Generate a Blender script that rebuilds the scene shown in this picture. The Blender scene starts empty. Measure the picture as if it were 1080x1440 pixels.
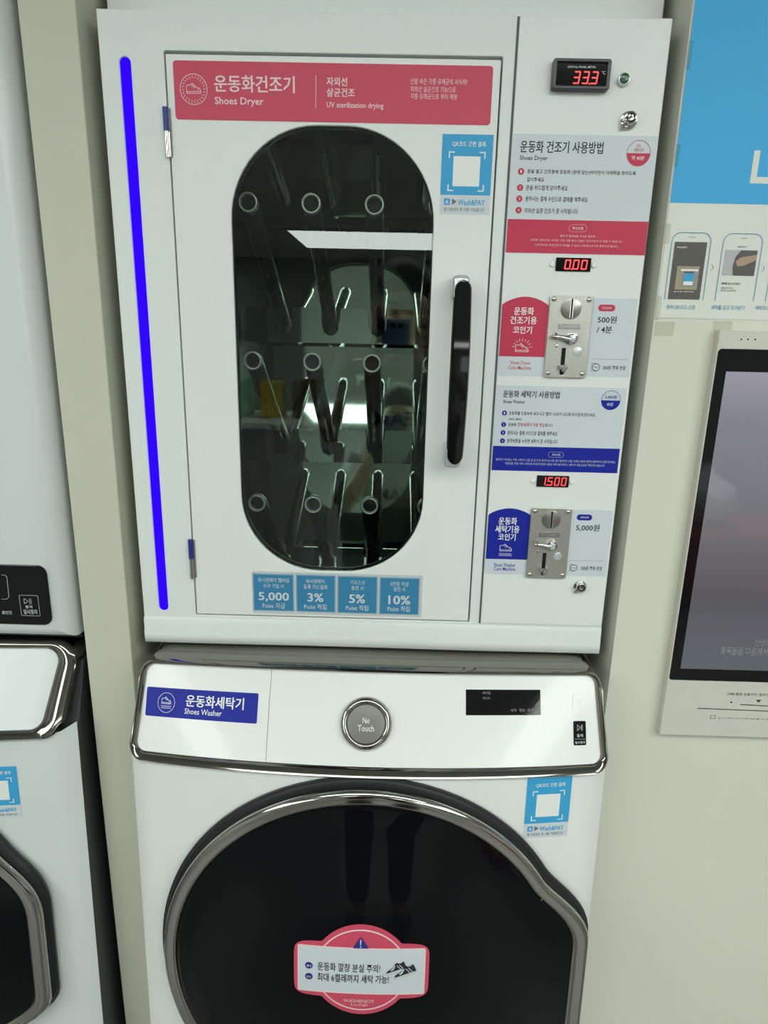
import bpy, bmesh, math, random
from mathutils import Vector, Matrix
C = bpy.context.scene.collection
SC = bpy.context.scene
random.seed(7)
PI = math.pi

# ---------------------------------------------------------------- camera, world, exposure
cam_d = bpy.data.cameras.new('camera')
cam = bpy.data.objects.new('camera', cam_d); C.objects.link(cam)
cam_d.sensor_fit = 'VERTICAL'; cam_d.sensor_height = 36; cam_d.lens = 36*950/1440
cam_d.clip_start = .005; cam_d.clip_end = 50
def cam_axes(p, y, r):
    cy, sy, cp, sp, cr, sr = math.cos(y), math.sin(y), math.cos(p), math.sin(p), math.cos(r), math.sin(r)
    right = Vector((cy, sy, 0)); f = Vector((-sy*cp, cy*cp, -sp)); up = right.cross(f)
    return right*cr + up*sr, up*cr - right*sr, f
_r, _u, _f = cam_axes(0.27077598, 0.011282, 0.02227271)
M = Matrix((( _r.x, _u.x, -_f.x), (_r.y, _u.y, -_f.y), (_r.z, _u.z, -_f.z))).to_4x4()
M.translation = Vector((0.0249934, -0.93677819, 1.83-0.35822695))
cam.matrix_world = M
SC.camera = cam
w = bpy.data.worlds.new('world'); SC.world = w; w.use_nodes = True
w.node_tree.nodes['Background'].inputs[0].default_value = (.8, .83, .8, 1)
w.node_tree.nodes['Background'].inputs[1].default_value = .3
SC.view_settings.view_transform = 'Standard'; SC.view_settings.look = 'None'
SC.view_settings.exposure = 0.0; SC.view_settings.gamma = 1; SC.view_settings.use_curve_mapping = False
LAMP = 9.0            # brightness of the ceiling light panels

# ---------------------------------------------------------------- materials
def mat(name, col, rough=.5, metal=0, spec=.5, coat=0, emit=None, es=0, noise=0, nscale=60, bump=0, bscale=300, alpha=None):
    m = bpy.data.materials.new(name); m.use_nodes = True
    nt = m.node_tree; b = nt.nodes['Principled BSDF']
    b.inputs['Base Color'].default_value = (*col, 1); b.inputs['Roughness'].default_value = rough
    b.inputs['Metallic'].default_value = metal; b.inputs['Specular IOR Level'].default_value = spec
    b.inputs['Coat Weight'].default_value = coat; b.inputs['Coat Roughness'].default_value = .04
    if emit: b.inputs['Emission Color'].default_value = (*emit, 1); b.inputs['Emission Strength'].default_value = es
    if noise or bump:
        tc = nt.nodes.new('ShaderNodeTexCoord')
        n = nt.nodes.new('ShaderNodeTexNoise'); n.inputs['Scale'].default_value = nscale; n.inputs['Detail'].default_value = 5
        nt.links.new(tc.outputs['Object'], n.inputs['Vector'])
        if noise:
            mx = nt.nodes.new('ShaderNodeMix'); mx.data_type = 'RGBA'
            mx.inputs[6].default_value = (*[c*(1-noise) for c in col], 1); mx.inputs[7].default_value = (*[min(1, c*(1+noise)) for c in col], 1)
            nt.links.new(n.outputs[0], mx.inputs[0]); nt.links.new(mx.outputs[2], b.inputs['Base Color'])
        if bump:
            n2 = nt.nodes.new('ShaderNodeTexNoise'); n2.inputs['Scale'].default_value = bscale; n2.inputs['Detail'].default_value = 3
            nt.links.new(tc.outputs['Object'], n2.inputs['Vector'])
            bp = nt.nodes.new('ShaderNodeBump'); bp.inputs['Strength'].default_value = bump; bp.inputs['Distance'].default_value = .0008
            nt.links.new(n2.outputs[0], bp.inputs['Height']); nt.links.new(bp.outputs[0], b.inputs['Normal'])
    return m
def glass_mat(name, tint, ior=1.5, rough=.0):
    m = bpy.data.materials.new(name); m.use_nodes = True; nt = m.node_tree
    nt.nodes.remove(nt.nodes['Principled BSDF']); out = nt.nodes['Material Output']
    tr = nt.nodes.new('ShaderNodeBsdfTransparent'); tr.inputs[0].default_value = (*tint, 1)
    gl = nt.nodes.new('ShaderNodeBsdfGlossy'); gl.inputs['Roughness'].default_value = rough; gl.inputs[0].default_value = (1, 1, 1, 1)
    fr = nt.nodes.new('ShaderNodeFresnel'); fr.inputs[0].default_value = ior
    mx = nt.nodes.new('ShaderNodeMixShader')
    nt.links.new(fr.outputs[0], mx.inputs[0]); nt.links.new(tr.outputs[0], mx.inputs[1]); nt.links.new(gl.outputs[0], mx.inputs[2])
    nt.links.new(mx.outputs[0], out.inputs[0])
    return m
def emis(name, col, s):
    return mat(name, (0.02, 0.02, 0.02), .4, emit=col, es=s)
K = dict(
 powder=mat('white_powder_coat', (.74, .78, .76), .42, bump=.25, bscale=500, noise=.015),
 panel=mat('white_panel_coat', (.76, .79, .77), .38, bump=.18, bscale=420),
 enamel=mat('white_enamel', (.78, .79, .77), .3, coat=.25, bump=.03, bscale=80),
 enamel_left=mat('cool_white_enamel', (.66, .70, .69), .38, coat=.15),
 wallp=mat('beige_wall_board', (.57, .56, .46), .62, bump=.22, bscale=260, noise=.03, nscale=18),
 wallr=mat('cream_wall_board', (.66, .66, .57), .55, bump=.15, bscale=260, noise=.02, nscale=12),
 dark=mat('black_gap', (.006, .006, .007), .6),
 seam=mat('seam_shadow_grey', (.10, .11, .12), .6),
 darkside=mat('dark_grey_side_panel', (.035, .036, .038), .45),
 chrome=mat('chrome', (.62, .61, .59), .07, 1),
 ringchrome=mat('polished_ring_chrome', (.44, .43, .40), .1, 1),
 smoke_chrome=mat('smoked_chrome', (.26, .25, .22), .09, 1),
 silver=mat('silver_plastic', (.66, .70, .72), .25, .5),
 steel=mat('mirror_steel', (.58, .64, .61), .035, 1),
 inner=mat('dark_steel_lining', (.09, .10, .10), .2, 1),
 liner=mat('dark_lining', (.035, .04, .038), .35, .2),
 pipe=mat('drying_pipe_steel', (.50, .52, .50), .12, 1),
 rim=mat('polished_rim', (1.0, 1.0, .98), .22, .6),
 blackgloss=mat('black_gloss_plastic', (.006, .006, .007), .06, spec=.35),
 blackplastic=mat('black_plastic', (.02, .021, .024), .35),
 greyblack=mat('grey_black_bezel', (.035, .04, .047), .3),
 rubber=mat('black_rubber', (.012, .012, .013), .5),
 zinc=mat('zinc_plate', (.56, .555, .51), .3, .85, noise=.14, nscale=330, bump=.35, bscale=700),
 zincdark=mat('brushed_slot_disc', (.36, .35, .32), .3, .9),
 slot=mat('slot_black', (.004, .004, .004), .7),
 led=mat('blue_led_diffuser', (.0, .0, .0), .8, spec=0, emit=(.030, .002, 1.0), es=1.05),
 red_led=emis('red_led_segment', (1.0, .05, .06), 1.6),
 green=mat('green_button', (.01, .09, .03), .25, coat=.5),
 pink=mat('rose_red_print', (.60, .075, .13), .45, spec=.25),
 crimson=mat('crimson_print', (.55, .045, .095), .45, spec=.25),
 navy=mat('navy_print', (.018, .03, .24), .4),
 navy2=mat('deep_blue_print', (.012, .022, .30), .4, spec=.2),
 paleblue=mat('pale_blue_print', (.60, .655, .69), .45),
 sky=mat('sky_blue_print', (.05, .36, .66), .4, spec=.25),
 steelblue=mat('steel_blue_print', (.045, .22, .40), .4, spec=.25),
 film=mat('clear_film_edge', (.55, .60, .60), .3),
 white=mat('white_print', (.80, .82, .80), .45),
 pinkwhite=mat('pale_pink_print', (.82, .62, .63), .45),
 ink=mat('dark_ink', (.02, .022, .035), .5),
 greyink=mat('grey_ink', (.16, .16, .17), .5),
 redink=mat('red_ink', (.5, .06, .09), .5),
 blueink=mat('blue_ink', (.10, .30, .45), .5),
 knobface=mat('grey_knob_face', (.20, .195, .185), .35),
 doorglass=mat('black_door_glass', (.004, .004, .005), .03, spec=.16),
 pane=glass_mat('tinted_window_glass', (.80, .86, .82)),
 poster=mat('poster_blue', (.07, .42, .78), .5, spec=.2, noise=.03, nscale=9),
 posterw=mat('poster_white', (.72, .73, .67), .5),
 tape=glass_mat('translucent_tape', (.93, .94, .91), 1.15, .6),
 kiosk=mat('kiosk_beige', (.60, .585, .52), .5, bump=.2, bscale=300, noise=.02),
 photo_dark=mat('photo_dark_grey', (.09, .08, .075), .5),
 photo_mid=mat('photo_grey', (.28, .28, .28), .5),
 photo_light=mat('photo_light_grey', (.45, .45, .46), .5),
 photo_tan=mat('photo_tan', (.36, .30, .20), .5),
 photo_skin=mat('photo_skin', (.42, .28, .19), .5),
 floor=mat('floor_tile', (.16, .155, .145), .35, noise=.06, nscale=4),
 ceil=mat('ceiling_white', (.70, .72, .70), .7),
 roomwall=mat('room_wall', (.36, .37, .35), .6),
 lampm=emis('ceiling_light_diffuser', (.93, 1.0, .955), LAMP),
 lamph=mat('lamp_housing', (.6, .62, .62), .5),
 daylight=emis('daylit_window', (.95, 1.0, .95), 2.0),
 yellow=mat('yellow_card', (.55, .45, .04), .5), red=mat('red_vinyl', (.35, .03, .04), .4),
 green_card=mat('green_card', (.12, .35, .18), .5), wood=mat('brown_board', (.14, .09, .06), .6),
 bag=mat('white_plastic_bag', (.75, .76, .78), .35),
 skin=mat('skin', (.50, .31, .22), .5), hair=mat('black_hair', (.01, .009, .009), .5),
 shirt=mat('grey_shirt', (.50, .55, .52), .85), trousers=mat('dark_trousers', (.02, .025, .04), .85),
 phone=mat('dark_blue_phone', (.03, .05, .12), .2, coat=.6), lens=mat('lens_glass', (.01, .01, .012), .05, coat=1),
 shoe=mat('shoe_leather', (.03, .03, .03), .5),
)
# kiosk screen: dim grey-blue display content under glossy glass
def screen_mat():
    m = mat('kiosk_display', (.02, .02, .025), .04, coat=.6)
    nt = m.node_tree; b = nt.nodes['Principled BSDF']
    tc = nt.nodes.new('ShaderNodeTexCoord'); sp = nt.nodes.new('ShaderNodeSeparateXYZ'); nt.links.new(tc.outputs['Generated'], sp.inputs[0])
    cr = nt.nodes.new('ShaderNodeValToRGB'); e = cr.color_ramp.elements
    e[0].position = 0; e[0].color = (.085, .10, .11, 1); e[1].position = 1; e[1].color = (.29, .28, .34, 1)
    a = e.new(.28); a.color = (.09, .085, .095, 1); a = e.new(.55); a.color = (.15, .155, .165, 1); a = e.new(.86); a.color = (.20, .20, .24, 1)
    nt.links.new(sp.outputs[2], cr.inputs[0]); nt.links.new(cr.outputs[0], b.inputs['Emission Color']); b.inputs['Emission Strength'].default_value = 1.0
    return m
K['screen'] = screen_mat()

# ---------------------------------------------------------------- object helpers
def thing(name, label, cat, loc=(0, 0, 0), group=None):
    o = bpy.data.objects.new(name, None); o.empty_display_size = .05; C.objects.link(o); o.location = loc
    o['label'] = label; o['category'] = cat
    if group: o['group'] = group
    return o
def wloc(o):
    v = Vector((0, 0, 0))
    while o: v += o.location; o = o.parent
    return v
def obj(name, bm, m, parent=None, label=None, smooth=None):
    if isinstance(bm, tuple):
        me = bpy.data.meshes.new(name); me.from_pydata(bm[0], [], bm[1])
    else:
        me = bpy.data.meshes.new(name); bm.to_mesh(me); bm.free()
    o = bpy.data.objects.new(name, me); C.objects.link(o)
    if parent is not None:
        off = wloc(parent); me.transform(Matrix.Translation(-off)); o.parent = parent
    for k in (m if isinstance(m, (list, tuple)) else [m]): me.materials.append(K[k])
    if smooth is not None:
        me.polygons.foreach_set('use_smooth', [True]*len(me.polygons))
        if smooth < PI: me.set_sharp_from_angle(angle=smooth)
    if label: o['label'] = label
    return o
def struct(name, bm, m, smooth=None):
    o = obj(name, bm, m, None, smooth=smooth); o['kind'] = 'structure'; return o
def single(name, bm, m, label, cat, group=None, smooth=None):
    o = obj(name, bm, m, None, label, smooth); o['category'] = cat
    if group: o['group'] = group
    return o
def box(bm, x0, x1, y0, y1, z0, z1, bev=0, seg=2):
    r = bmesh.ops.create_cube(bm, size=1)['verts']
    for v in r: v.co = Vector((x0+(v.co.x+.5)*(x1-x0), y0+(v.co.y+.5)*(y1-y0), z0+(v.co.z+.5)*(z1-z0)))
    if bev:
        es = list({e for v in r for e in v.link_edges})
        bmesh.ops.bevel(bm, geom=es, offset=bev, segments=seg, affect='EDGES', profile=.5)
    return bm
def B(*a, **k):
    bm = bmesh.new(); return box(bm, *a, **k)
def rrect(x0, x1, z0, z1, r, n=6):
    p = []
    for cx, cz, a in ((x1-r, z1-r, 0), (x0+r, z1-r, 90), (x0+r, z0+r, 180), (x1-r, z0+r, 270)):
        for i in range(n+1):
            t = math.radians(a+90*i/n); p.append((cx+r*math.cos(t), cz+r*math.sin(t)))
    return p
def circ(cx, cz, r, n=32, rz=None): return [(cx+r*math.cos(2*PI*i/n), cz+(rz or r)*math.sin(2*PI*i/n)) for i in range(n)]
def plate(bm, outer, holes, y0, y1, S=None):
    """sheet with holes in the XZ plane, from y0 (front) back to y1"""
    f = bmesh.new(); es = []
    for lp in [outer]+list(holes):
        vs = [f.verts.new((x, y0, z)) for x, z in lp]
        es += [f.edges.new((vs[i], vs[(i+1) % len(vs)])) for i in range(len(vs))]
    bmesh.ops.triangle_fill(f, edges=es, use_beauty=True, use_dissolve=False)
    g = list(f.faces)
    ex = bmesh.ops.extrude_face_region(f, geom=g)
    for v in [q for q in ex['geom'] if isinstance(q, bmesh.types.BMVert)]: v.co.y = y1
    bmesh.ops.recalc_face_normals(f, faces=f.faces)
    me = bpy.data.meshes.new('t'); f.to_mesh(me); f.free(); bm.from_mesh(me); bpy.data.meshes.remove(me)
    return bm
def P(outer, holes, y0, y1): return plate(bmesh.new(), outer, holes, y0, y1)
def bev_all(bm, w, seg=2, ang=.5):
    es = [e for e in bm.edges if len(e.link_faces) == 2 and e.calc_face_angle(0) > ang]
    bmesh.ops.bevel(bm, geom=es, offset=w, segments=seg, affect='EDGES', profile=.5); return bm
def tube(bm, pts, r, n=14, caps=True, hollow=0):
    pts = [Vector(p) for p in pts]; rings = []
    rr = r if isinstance(r, (list, tuple)) else [r]*len(pts)
    ref = Vector((1, 0, 0)); prev = None
    for i, p in enumerate(pts):
        d = (pts[min(i+1, len(pts)-1)]-pts[max(i-1, 0)]).normalized()
        if prev is None:
            if abs(d.dot(ref)) > .9: ref = Vector((0, 0, 1))
            a = (ref-d*ref.dot(d)).normalized()
        else: a = (prev-d*prev.dot(d)).normalized()
        prev = a; b = d.cross(a)
        rings.append([bm.verts.new(p+a*rr[i]*math.cos(2*PI*k/n)+b*rr[i]*math.sin(2*PI*k/n)) for k in range(n)])
    for i in range(len(rings)-1):
        for k in range(n): bm.faces.new((rings[i][k], rings[i][(k+1) % n], rings[i+1][(k+1) % n], rings[i+1][k]))
    if caps: bm.faces.new(rings[0][::-1]); bm.faces.new(rings[-1])
    bmesh.ops.recalc_face_normals(bm, faces=bm.faces)
    return bm
def cyl(bm, x, z, r, y0, y1, n=28, r1=None):      # axis along Y, y0 front
    return tube(bm, [(x, y0, z), (x, y1, z)], [r, r1 or r], n)
def lathe(bm, cx, cz, prof, n=64, axis_y=True, close=False):
    """prof = [(radius, y)] revolved round the Y axis through (cx, cz)"""
    rings = []
    for r, y in prof:
        rings.append([bm.verts.new((cx+r*math.cos(2*PI*k/n), y, cz+r*math.sin(2*PI*k/n))) for k in range(n)] if r > 1e-6 else [bm.verts.new((cx, y, cz))])
    for i in range(len(rings)-1):
        A, D = rings[i], rings[i+1]
        for k in range(n):
            k2 = (k+1) % n
            q = [A[k % len(A)], A[k2 % len(A)], D[k2 % len(D)], D[k % len(D)]]
            q2 = []
            for v in q:
                if v not in q2: q2.append(v)
            if len(q2) > 2: bm.faces.new(q2)
    bmesh.ops.recalc_face_normals(bm, faces=bm.faces)
    return bm

# ---------------------------------------------------------------- flat print: 2-D shapes laid on a surface
_defer = []
def typeset(reqs):
    """all lines of one weight are set in one go, then cut apart line by line"""
    out = {}
    for bold in sorted({b for _, b in reqs}):
        lines = sorted({t for t, b in reqs if b == bold})
        tc = bpy.data.curves.new('type', 'FONT'); to = bpy.data.objects.new('type', tc)
        tc.resolution_u = 2; tc.offset = min(bold, .012); tc.space_line = 3.0; tc.body = '\n'.join(lines)
        me = bpy.data.meshes.new_from_object(to)
        vv = [v.co.copy() for v in me.vertices]; fs = [[] for _ in lines]
        for p in me.polygons:
            y = sum(vv[i].y for i in p.vertices)/len(p.vertices)
            fs[min(len(lines)-1, max(0, int(round((.3-y)/3.0))))].append(tuple(p.vertices))
        for t, ff in zip(lines, fs):
            xs = [vv[i].x for q in ff for i in q]; ys = [vv[i].y for q in ff for i in q]
            x0, x1, y0, y1 = min(xs), max(xs), min(ys), max(ys)
            V, F = [], []
            for sx in ((-.009, .009) if bold > .015 else (0,)):      # heavy weight: set twice, a hair apart
                for q in ff:                   # every face on its own, so that overlaps can be layered
                    F.append(tuple(range(len(V), len(V)+len(q)))); V += [((vv[i].x+sx-x0)/(x1-x0), (vv[i].y-y0)/(y1-y0)) for i in q]
            out[(t, bold)] = (V, F)
        bpy.data.meshes.remove(me); bpy.data.objects.remove(to); bpy.data.curves.remove(tc)
    return out
class Flat:
    def __init__(s): s.v = []; s.f = []; s.t = []; s.j = []
    def add(s, v, f):
        n = len(s.v); s.v += v; s.f += [tuple(i+n for i in q) for q in f]
        lift = (len(s.f) % 9)*3e-6; s.j += [lift]*len(v); return s
    def poly(s, pts, seg=.012, rings=1):
        d = []
        for i, (x, z) in enumerate(pts):
            x2, z2 = pts[(i+1) % len(pts)]; L = math.hypot(x2-x, z2-z); n = max(1, int(math.ceil(L/seg))) if rings > 1 else 1
            d += [(x+(x2-x)*k/n, z+(z2-z)*k/n) for k in range(n)]
        cx = (min(p[0] for p in d)+max(p[0] for p in d))/2; cz = (min(p[1] for p in d)+max(p[1] for p in d))/2
        if rings == 1: return s.add(d, [tuple(range(len(d)))])
        v = [(cx, cz)]; f = []; n = len(d)
        for r in range(1, rings+1): v += [(cx+(x-cx)*r/rings, cz+(z-cz)*r/rings) for x, z in d]
        for k in range(n): f.append((0, 1+k, 1+(k+1) % n))
        for r in range(rings-1):
            for k in range(n):
                a = 1+r*n; f.append((a+k, a+n+k, a+n+(k+1) % n, a+(k+1) % n))
        return s.add(v, f)
    def rect(s, a, b, **k):
        (x0, z0), (x1, z1) = a, b; return s.poly([(x0, z0), (x1, z0), (x1, z1), (x0, z1)], **k)
    def ring(s, outer, inner):
        n = len(outer); return s.add(list(outer)+list(inner), [(i, (i+1) % n, n+(i+1) % n, n+i) for i in range(n)])
    def stroke(s, pts, w, closed=False):
        n = len(pts)
        for i in range(n if closed else n-1):
            (x, z), (x2, z2) = pts[i], pts[(i+1) % n]; L = math.hypot(x2-x, z2-z) or 1e-9
            ex, ez = (x2-x)/L*w*.45, (z2-z)/L*w*.45; nx, nz = -(z2-z)/L*w/2, (x2-x)/L*w/2
            s.add([(x-ex+nx, z-ez+nz), (x-ex-nx, z-ez-nz), (x2+ex-nx, z2+ez-nz), (x2+ex+nx, z2+ez+nz)], [(0, 1, 2, 3)])
        return s
    def text(s, body, a, b, bold=.012):
        bold = {0: 0, .004: 0, .006: .006, .008: .006}.get(bold, .012 if bold < .018 else .020)
        s.t.append((body, bold, a, b)); return s
    def build(s, name, m, surf, off, parent, thick=0, label=None):
        o = obj(name, bmesh.new(), m, parent, label); d = (s, surf, off, thick, wloc(parent), o.data)
        if s.t: _defer.append(d)
        else: s.fill(*d[1:])
        return o
    def fill(s, surf, off, thick, origin, me, sets=None):
        for body, bold, (x0, z0), (x1, z1) in s.t:
            V, F = sets[(body, bold)]; n = len(s.v)
            s.v += [(x0+(x1-x0)*p, z0+(z1-z0)*q) for p, q in V]; s.f += [tuple(i+n for i in q) for q in F]
            for k, q in enumerate(F): s.j += [(k % 11)*2.5e-6]*len(q)
        m = bpy.data.materials
        keep = [a for a in me.materials]
        t = bpy.data.meshes.new('t'); t.from_pydata([(x, surf(x, z)-off-l, z) for (x, z), l in zip(s.v, s.j)], [], s.f)
        bm = bmesh.new(); bm.from_mesh(t); bpy.data.meshes.remove(t)
        for q in bm.faces:
            q.normal_update()
            if q.normal.y > 0: q.normal_flip()
        if thick:
            ex = bmesh.ops.extrude_face_region(bm, geom=list(bm.faces))
            for q in ex['geom']:
                if isinstance(q, bmesh.types.BMVert): q.co.y -= thick
        bmesh.ops.translate(bm, verts=bm.verts, vec=-origin)
        bm.to_mesh(me); bm.free(); me.update()
T = 1.83                                    # height of the dryer cabinet's top edge
WH = .69                                    # washer width
def S0(x, z): return 0.0
def const(y): return lambda x, z: y
def S_panel(x, z, W=WH):
    f = 1-(2*x/W)**2; t = (T-.85-z)/.112
    return -.042-.05*t-f*(.012+.014*t)
def S_body(x, z, W=WH):
    return -.095+(z-T+.965)*.045-(1-(2*x/W)**2)*.028
DZ = T-1.275                                # washer door centre height
def S_glass(x, z):
    r2 = (x*x+(z-DZ)**2)/.27**2
    return S_body(0, z)-.022-.030*max(0, 1-r2)
def shift(S, dx, dy, W=WH): return lambda x, z: S(x-dx, z, W)+dy

SEG = {'0': 'abcdef', '1': 'bc', '3': 'abgcd', '5': 'afgcd'}
def digits(fl, s, x0, x1, z0, z1, slant=.12, w=.16):
    ch = [c for c in s if c != '.']; n = len(ch); cw = (x1-x0)/n; h = z1-z0; gw = cw*.74; t = gw*w*1.25
    i = 0
    for c in s:
        if c == '.':
            X = x0+cw*(i-1)+gw+cw*.12; fl.poly([(X-t*.55, z0-t*.3), (X+t*.55, z0-t*.3), (X+t*.55, z0+t*.8), (X-t*.55, z0+t*.8)]); continue
        X = x0+cw*i; i += 1
        def q(ax, az, bx, bz):
            sl = lambda x, z: (X+x+slant*(z), z0+z)
            fl.stroke([sl(ax, az), sl(bx, bz)], t)
        g = t*.35; H = h/2
        D = {'a': (g, h-t/2, gw-t-g, h-t/2), 'g': (g, H, gw-t-g, H), 'd': (g, t/2, gw-t-g, t/2),
             'f': (0, H+g, 0, h-t/2-g), 'b': (gw-t, H+g, gw-t, h-t/2-g), 'e': (0, t/2+g, 0, H-g), 'c': (gw-t, t/2+g, gw-t, H-g)}
        for k in SEG[c]: q(*D[k])
def shoe_icon(fl, cx, cz, s, w):
    pts = [(-1, .45), (-.98, -.25), (-1, -.55), (1, -.55), (1, -.2), (.85, .12), (.35, .3), (.05, .62), (-.2, .85), (-.38, .55), (-.7, .6), (-1, .45)]
    fl.stroke([(cx+x*s, cz+z*s*.9) for x, z in pts], w)
    fl.stroke([(cx-s, cz-.28*s), (cx+s, cz-.28*s)], w)
    for k in (.0, .14, .28): fl.stroke([(cx+(-.02+k)*s, cz+(.55-k*.8)*s), (cx+(-.2+k)*s, cz+(.35-k*.8)*s)], w*.8)
    fl.stroke([(cx+.62*s, cz-.28*s), (cx+.6*s, cz+.1*s)], w*.8)
def rays(fl, cx, cz, r0, r1, a0, a1, n, w, wig=0):
    for i in range(n):
        a = math.radians(a0+(a1-a0)*i/max(1, n-1) if a1-a0 < 360 else a0+360*i/n)
        fl.stroke([(cx+r0*math.cos(a), cz+r0*math.sin(a)), (cx+r1*math.cos(a+wig), cz+r1*math.sin(a+wig))], w)
def waves(fl, cx, z, half, amp, w, n=4):
    pts = [(cx-half+2*half*i/24, z+amp*math.sin(i/24*n*2*PI)) for i in range(25)]; fl.stroke(pts, w)

# ================================================================ the setting
Z1 = 2.40                                   # ceiling
struct('floor', B(-3.6, 3.6, -9.8, .9, -.1, 0), 'floor')
struct('ceiling', B(-3.6, 3.6, -9.8, .9, Z1, Z1+.1), 'ceil')
struct('wall_back', B(-3.6, 3.6, .70, .8, 0, Z1), 'roomwall')
struct('wall_left', B(-3.7, -3.6, -9.8, .8, 0, Z1), 'roomwall')
struct('wall_right', B(3.6, 3.7, -9.8, .8, 0, Z1), 'roomwall')
struct('wall_far', B(-3.6, 3.6, -9.9, -9.8, 0, Z1), 'roomwall')
struct('trim_1', B(-.4345, -.365, -.010, .70, 0, Z1, bev=.0015), 'wallp')          # pillar between the machines
struct('wall_front', P(rrect(.3625, 3.6, 0.0, Z1, .002, 2), [rrect(.455, .90, T-.945, T-.365, .004, 2)], -.010, .02), 'wallr')
struct('trim_2', B(.3635, .3825, .0205, .70, 0, Z1), 'wallr')
struct('trim_3', B(-.3505, .3495, .05, .42, T+.002, Z1, bev=.002), 'powder')        # white cover panel above the dryer

# ================================================================ shoe dryer cabinet
dry = thing('shoe_dryer', 'tall white shoe drying cabinet with oval dark window standing on the shoe washer', 'shoe dryer', (0, .2, T-.8336))
DOOR = (-.2640, .1442, T-.7845, T-.0468)
x0, x1, z0, z1 = DOOR
bm = P([(-.345, T-.8336), (.345, T-.8336), (.345, T), (-.345, T)], [rrect(x0-.0022, x1+.0022, z0-.0022, z1+.0038, .002, 2), rrect(-.3215, -.3075, T-.7815, T-.0500, .0069, 6)], 0, .018)
obj('front_frame', bev_all(bm, .0012, 2), 'powder', dry)
bm = bmesh.new()
box(bm, -.345, -.342, .018, .47, T-.8336, T); box(bm, .342, .345, .018, .47, T-.8336, T)
box(bm, -.345, .345, .018, .47, T-.003, T); box(bm, -.345, .345, .018, .47, T-.8336, T-.830); box(bm, -.345, .345, .467, .47, T-.8336, T)
obj('outer_shell', bm, 'powder', dry)
# rippled bottom flange
bm = bmesh.new(); nx = 36
prof = [(-.0002, T-.791), (-.0022, T-.797), (-.0016, T-.806), (-.0040, T-.818), (-.0026, T-.832), (.002, T-.8336)]
rows = [[bm.verts.new((-.345+.69*i/nx, y*(1+.35*math.sin(i*.31)), z)) for y, z in prof] for i in range(nx+1)]
for i in range(nx):
    for k in range(len(prof)-1): bm.faces.new((rows[i][k], rows[i+1][k], rows[i+1][k+1], rows[i][k+1]))
bmesh.ops.recalc_face_normals(bm, faces=bm.faces)
obj('bottom_flange', bm, 'powder', dry, smooth=PI)
# light strip
obj('light_strip', P(rrect(-.3215, -.3075, T-.7815, T-.0500, .0069, 6), [], .0025, .012), 'led', dry, 'glowing blue light strip')
# interior
bm = bmesh.new()
box(bm, -.268, -.262, .018, .45, T-.80, T-.03); box(bm, .142, .148, .018, .45, T-.80, T-.03)
box(bm, -.268, .148, .018, .45, T-.80, T-.792); box(bm, -.268, .148, .018, .45, T-.045, T-.037)
obj('chamber_lining', bm, 'inner', dry)
def mirY(z): return .33+(z-(T-.587))*.135
bm = bmesh.new()
vs = [bm.verts.new(p) for p in ((-.262, mirY(T-.79), T-.79), (.142, mirY(T-.79), T-.79), (.142, mirY(T-.05), T-.05), (-.262, mirY(T-.05), T-.05))]
f = bm.faces.new(vs); ex = bmesh.ops.extrude_face_region(bm, geom=[f])
for q in ex['geom']:
    if isinstance(q, bmesh.types.BMVert): q.co.y += .004
bmesh.ops.recalc_face_normals(bm, faces=bm.faces)
obj('mirror_back_panel', bm, 'steel', dry, 'mirror-polished steel back panel')
XS = (-.178, -.093, -.008, .077)
ROWS = ((-.622, -.806), (-.412, -.588), (-.204, -.374), (.004, -.157))
for rz, bz in ROWS:
    # notched rail in front of the mirror
    zt = T+bz+.042; zb = T+bz-.019; out = [(-.255, zb), (.135, zb), (.135, zt)]
    for x in XS[::-1]:
        out += [(x+.0185, zt), (x+.015, zt-.034), (x+.010, zt-.044), (x, zt-.049), (x-.010, zt-.044), (x-.015, zt-.034), (x-.0185, zt)]
    out += [(-.255, zt)]
    obj('notched_rail', P(out, [], mirY(T+bz)-.034, mirY(T+bz)-.0325), 'steel', dry)
    for x in XS:
        if rz > -.02: end = Vector((x, .10, T-.075))
        else: end = Vector((x, .052, T+rz))
        base = Vector((x, mirY(T+bz)-.001, T+bz))
        d = (end-base).normalized()
        pts = [base, base+d*.03, base.lerp(end, .5), end-d*.035+Vector((0, .004, -.002)), end-d*.018+Vector((0, .004, 0)), end+Vector((0, .004, 0)), end+Vector((0, -.006, -.0004))]
        bm = tube(bmesh.new(), pts, [.0125]*3+[.0128]*4, 18, caps=False)
        pp = obj('drying_pipe', bm, 'pipe', dry, smooth=PI)
        bm = lathe(bmesh.new(), x, end.z, [(.0100, end.y+.004), (.0100, end.y-.0072), (.0106, end.y-.0084), (.0119, end.y-.0090), (.0127, end.y-.0084), (.0132, end.y-.0072), (.0131, end.y+.002)], 28)
        obj('pipe_rim', bm, 'rim', pp, smooth=PI)
        bm = cyl(bmesh.new(), x, end.z, .0101, end.y-.002, end.y-.001, 20); obj('pipe_bore', bm, 'slot', pp)
        bm = bmesh.new()
        for k in range(4):
            c = base.lerp(end, .30+.13*k)+Vector((0, -.0062, -.0108)); box(bm, c.x-.0016, c.x+.0016, c.y-.002, c.y+.002, c.z-.004, c.z+.004)
        obj('air_slots', bm, 'slot', pp)['kind'] = 'stuff'
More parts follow.
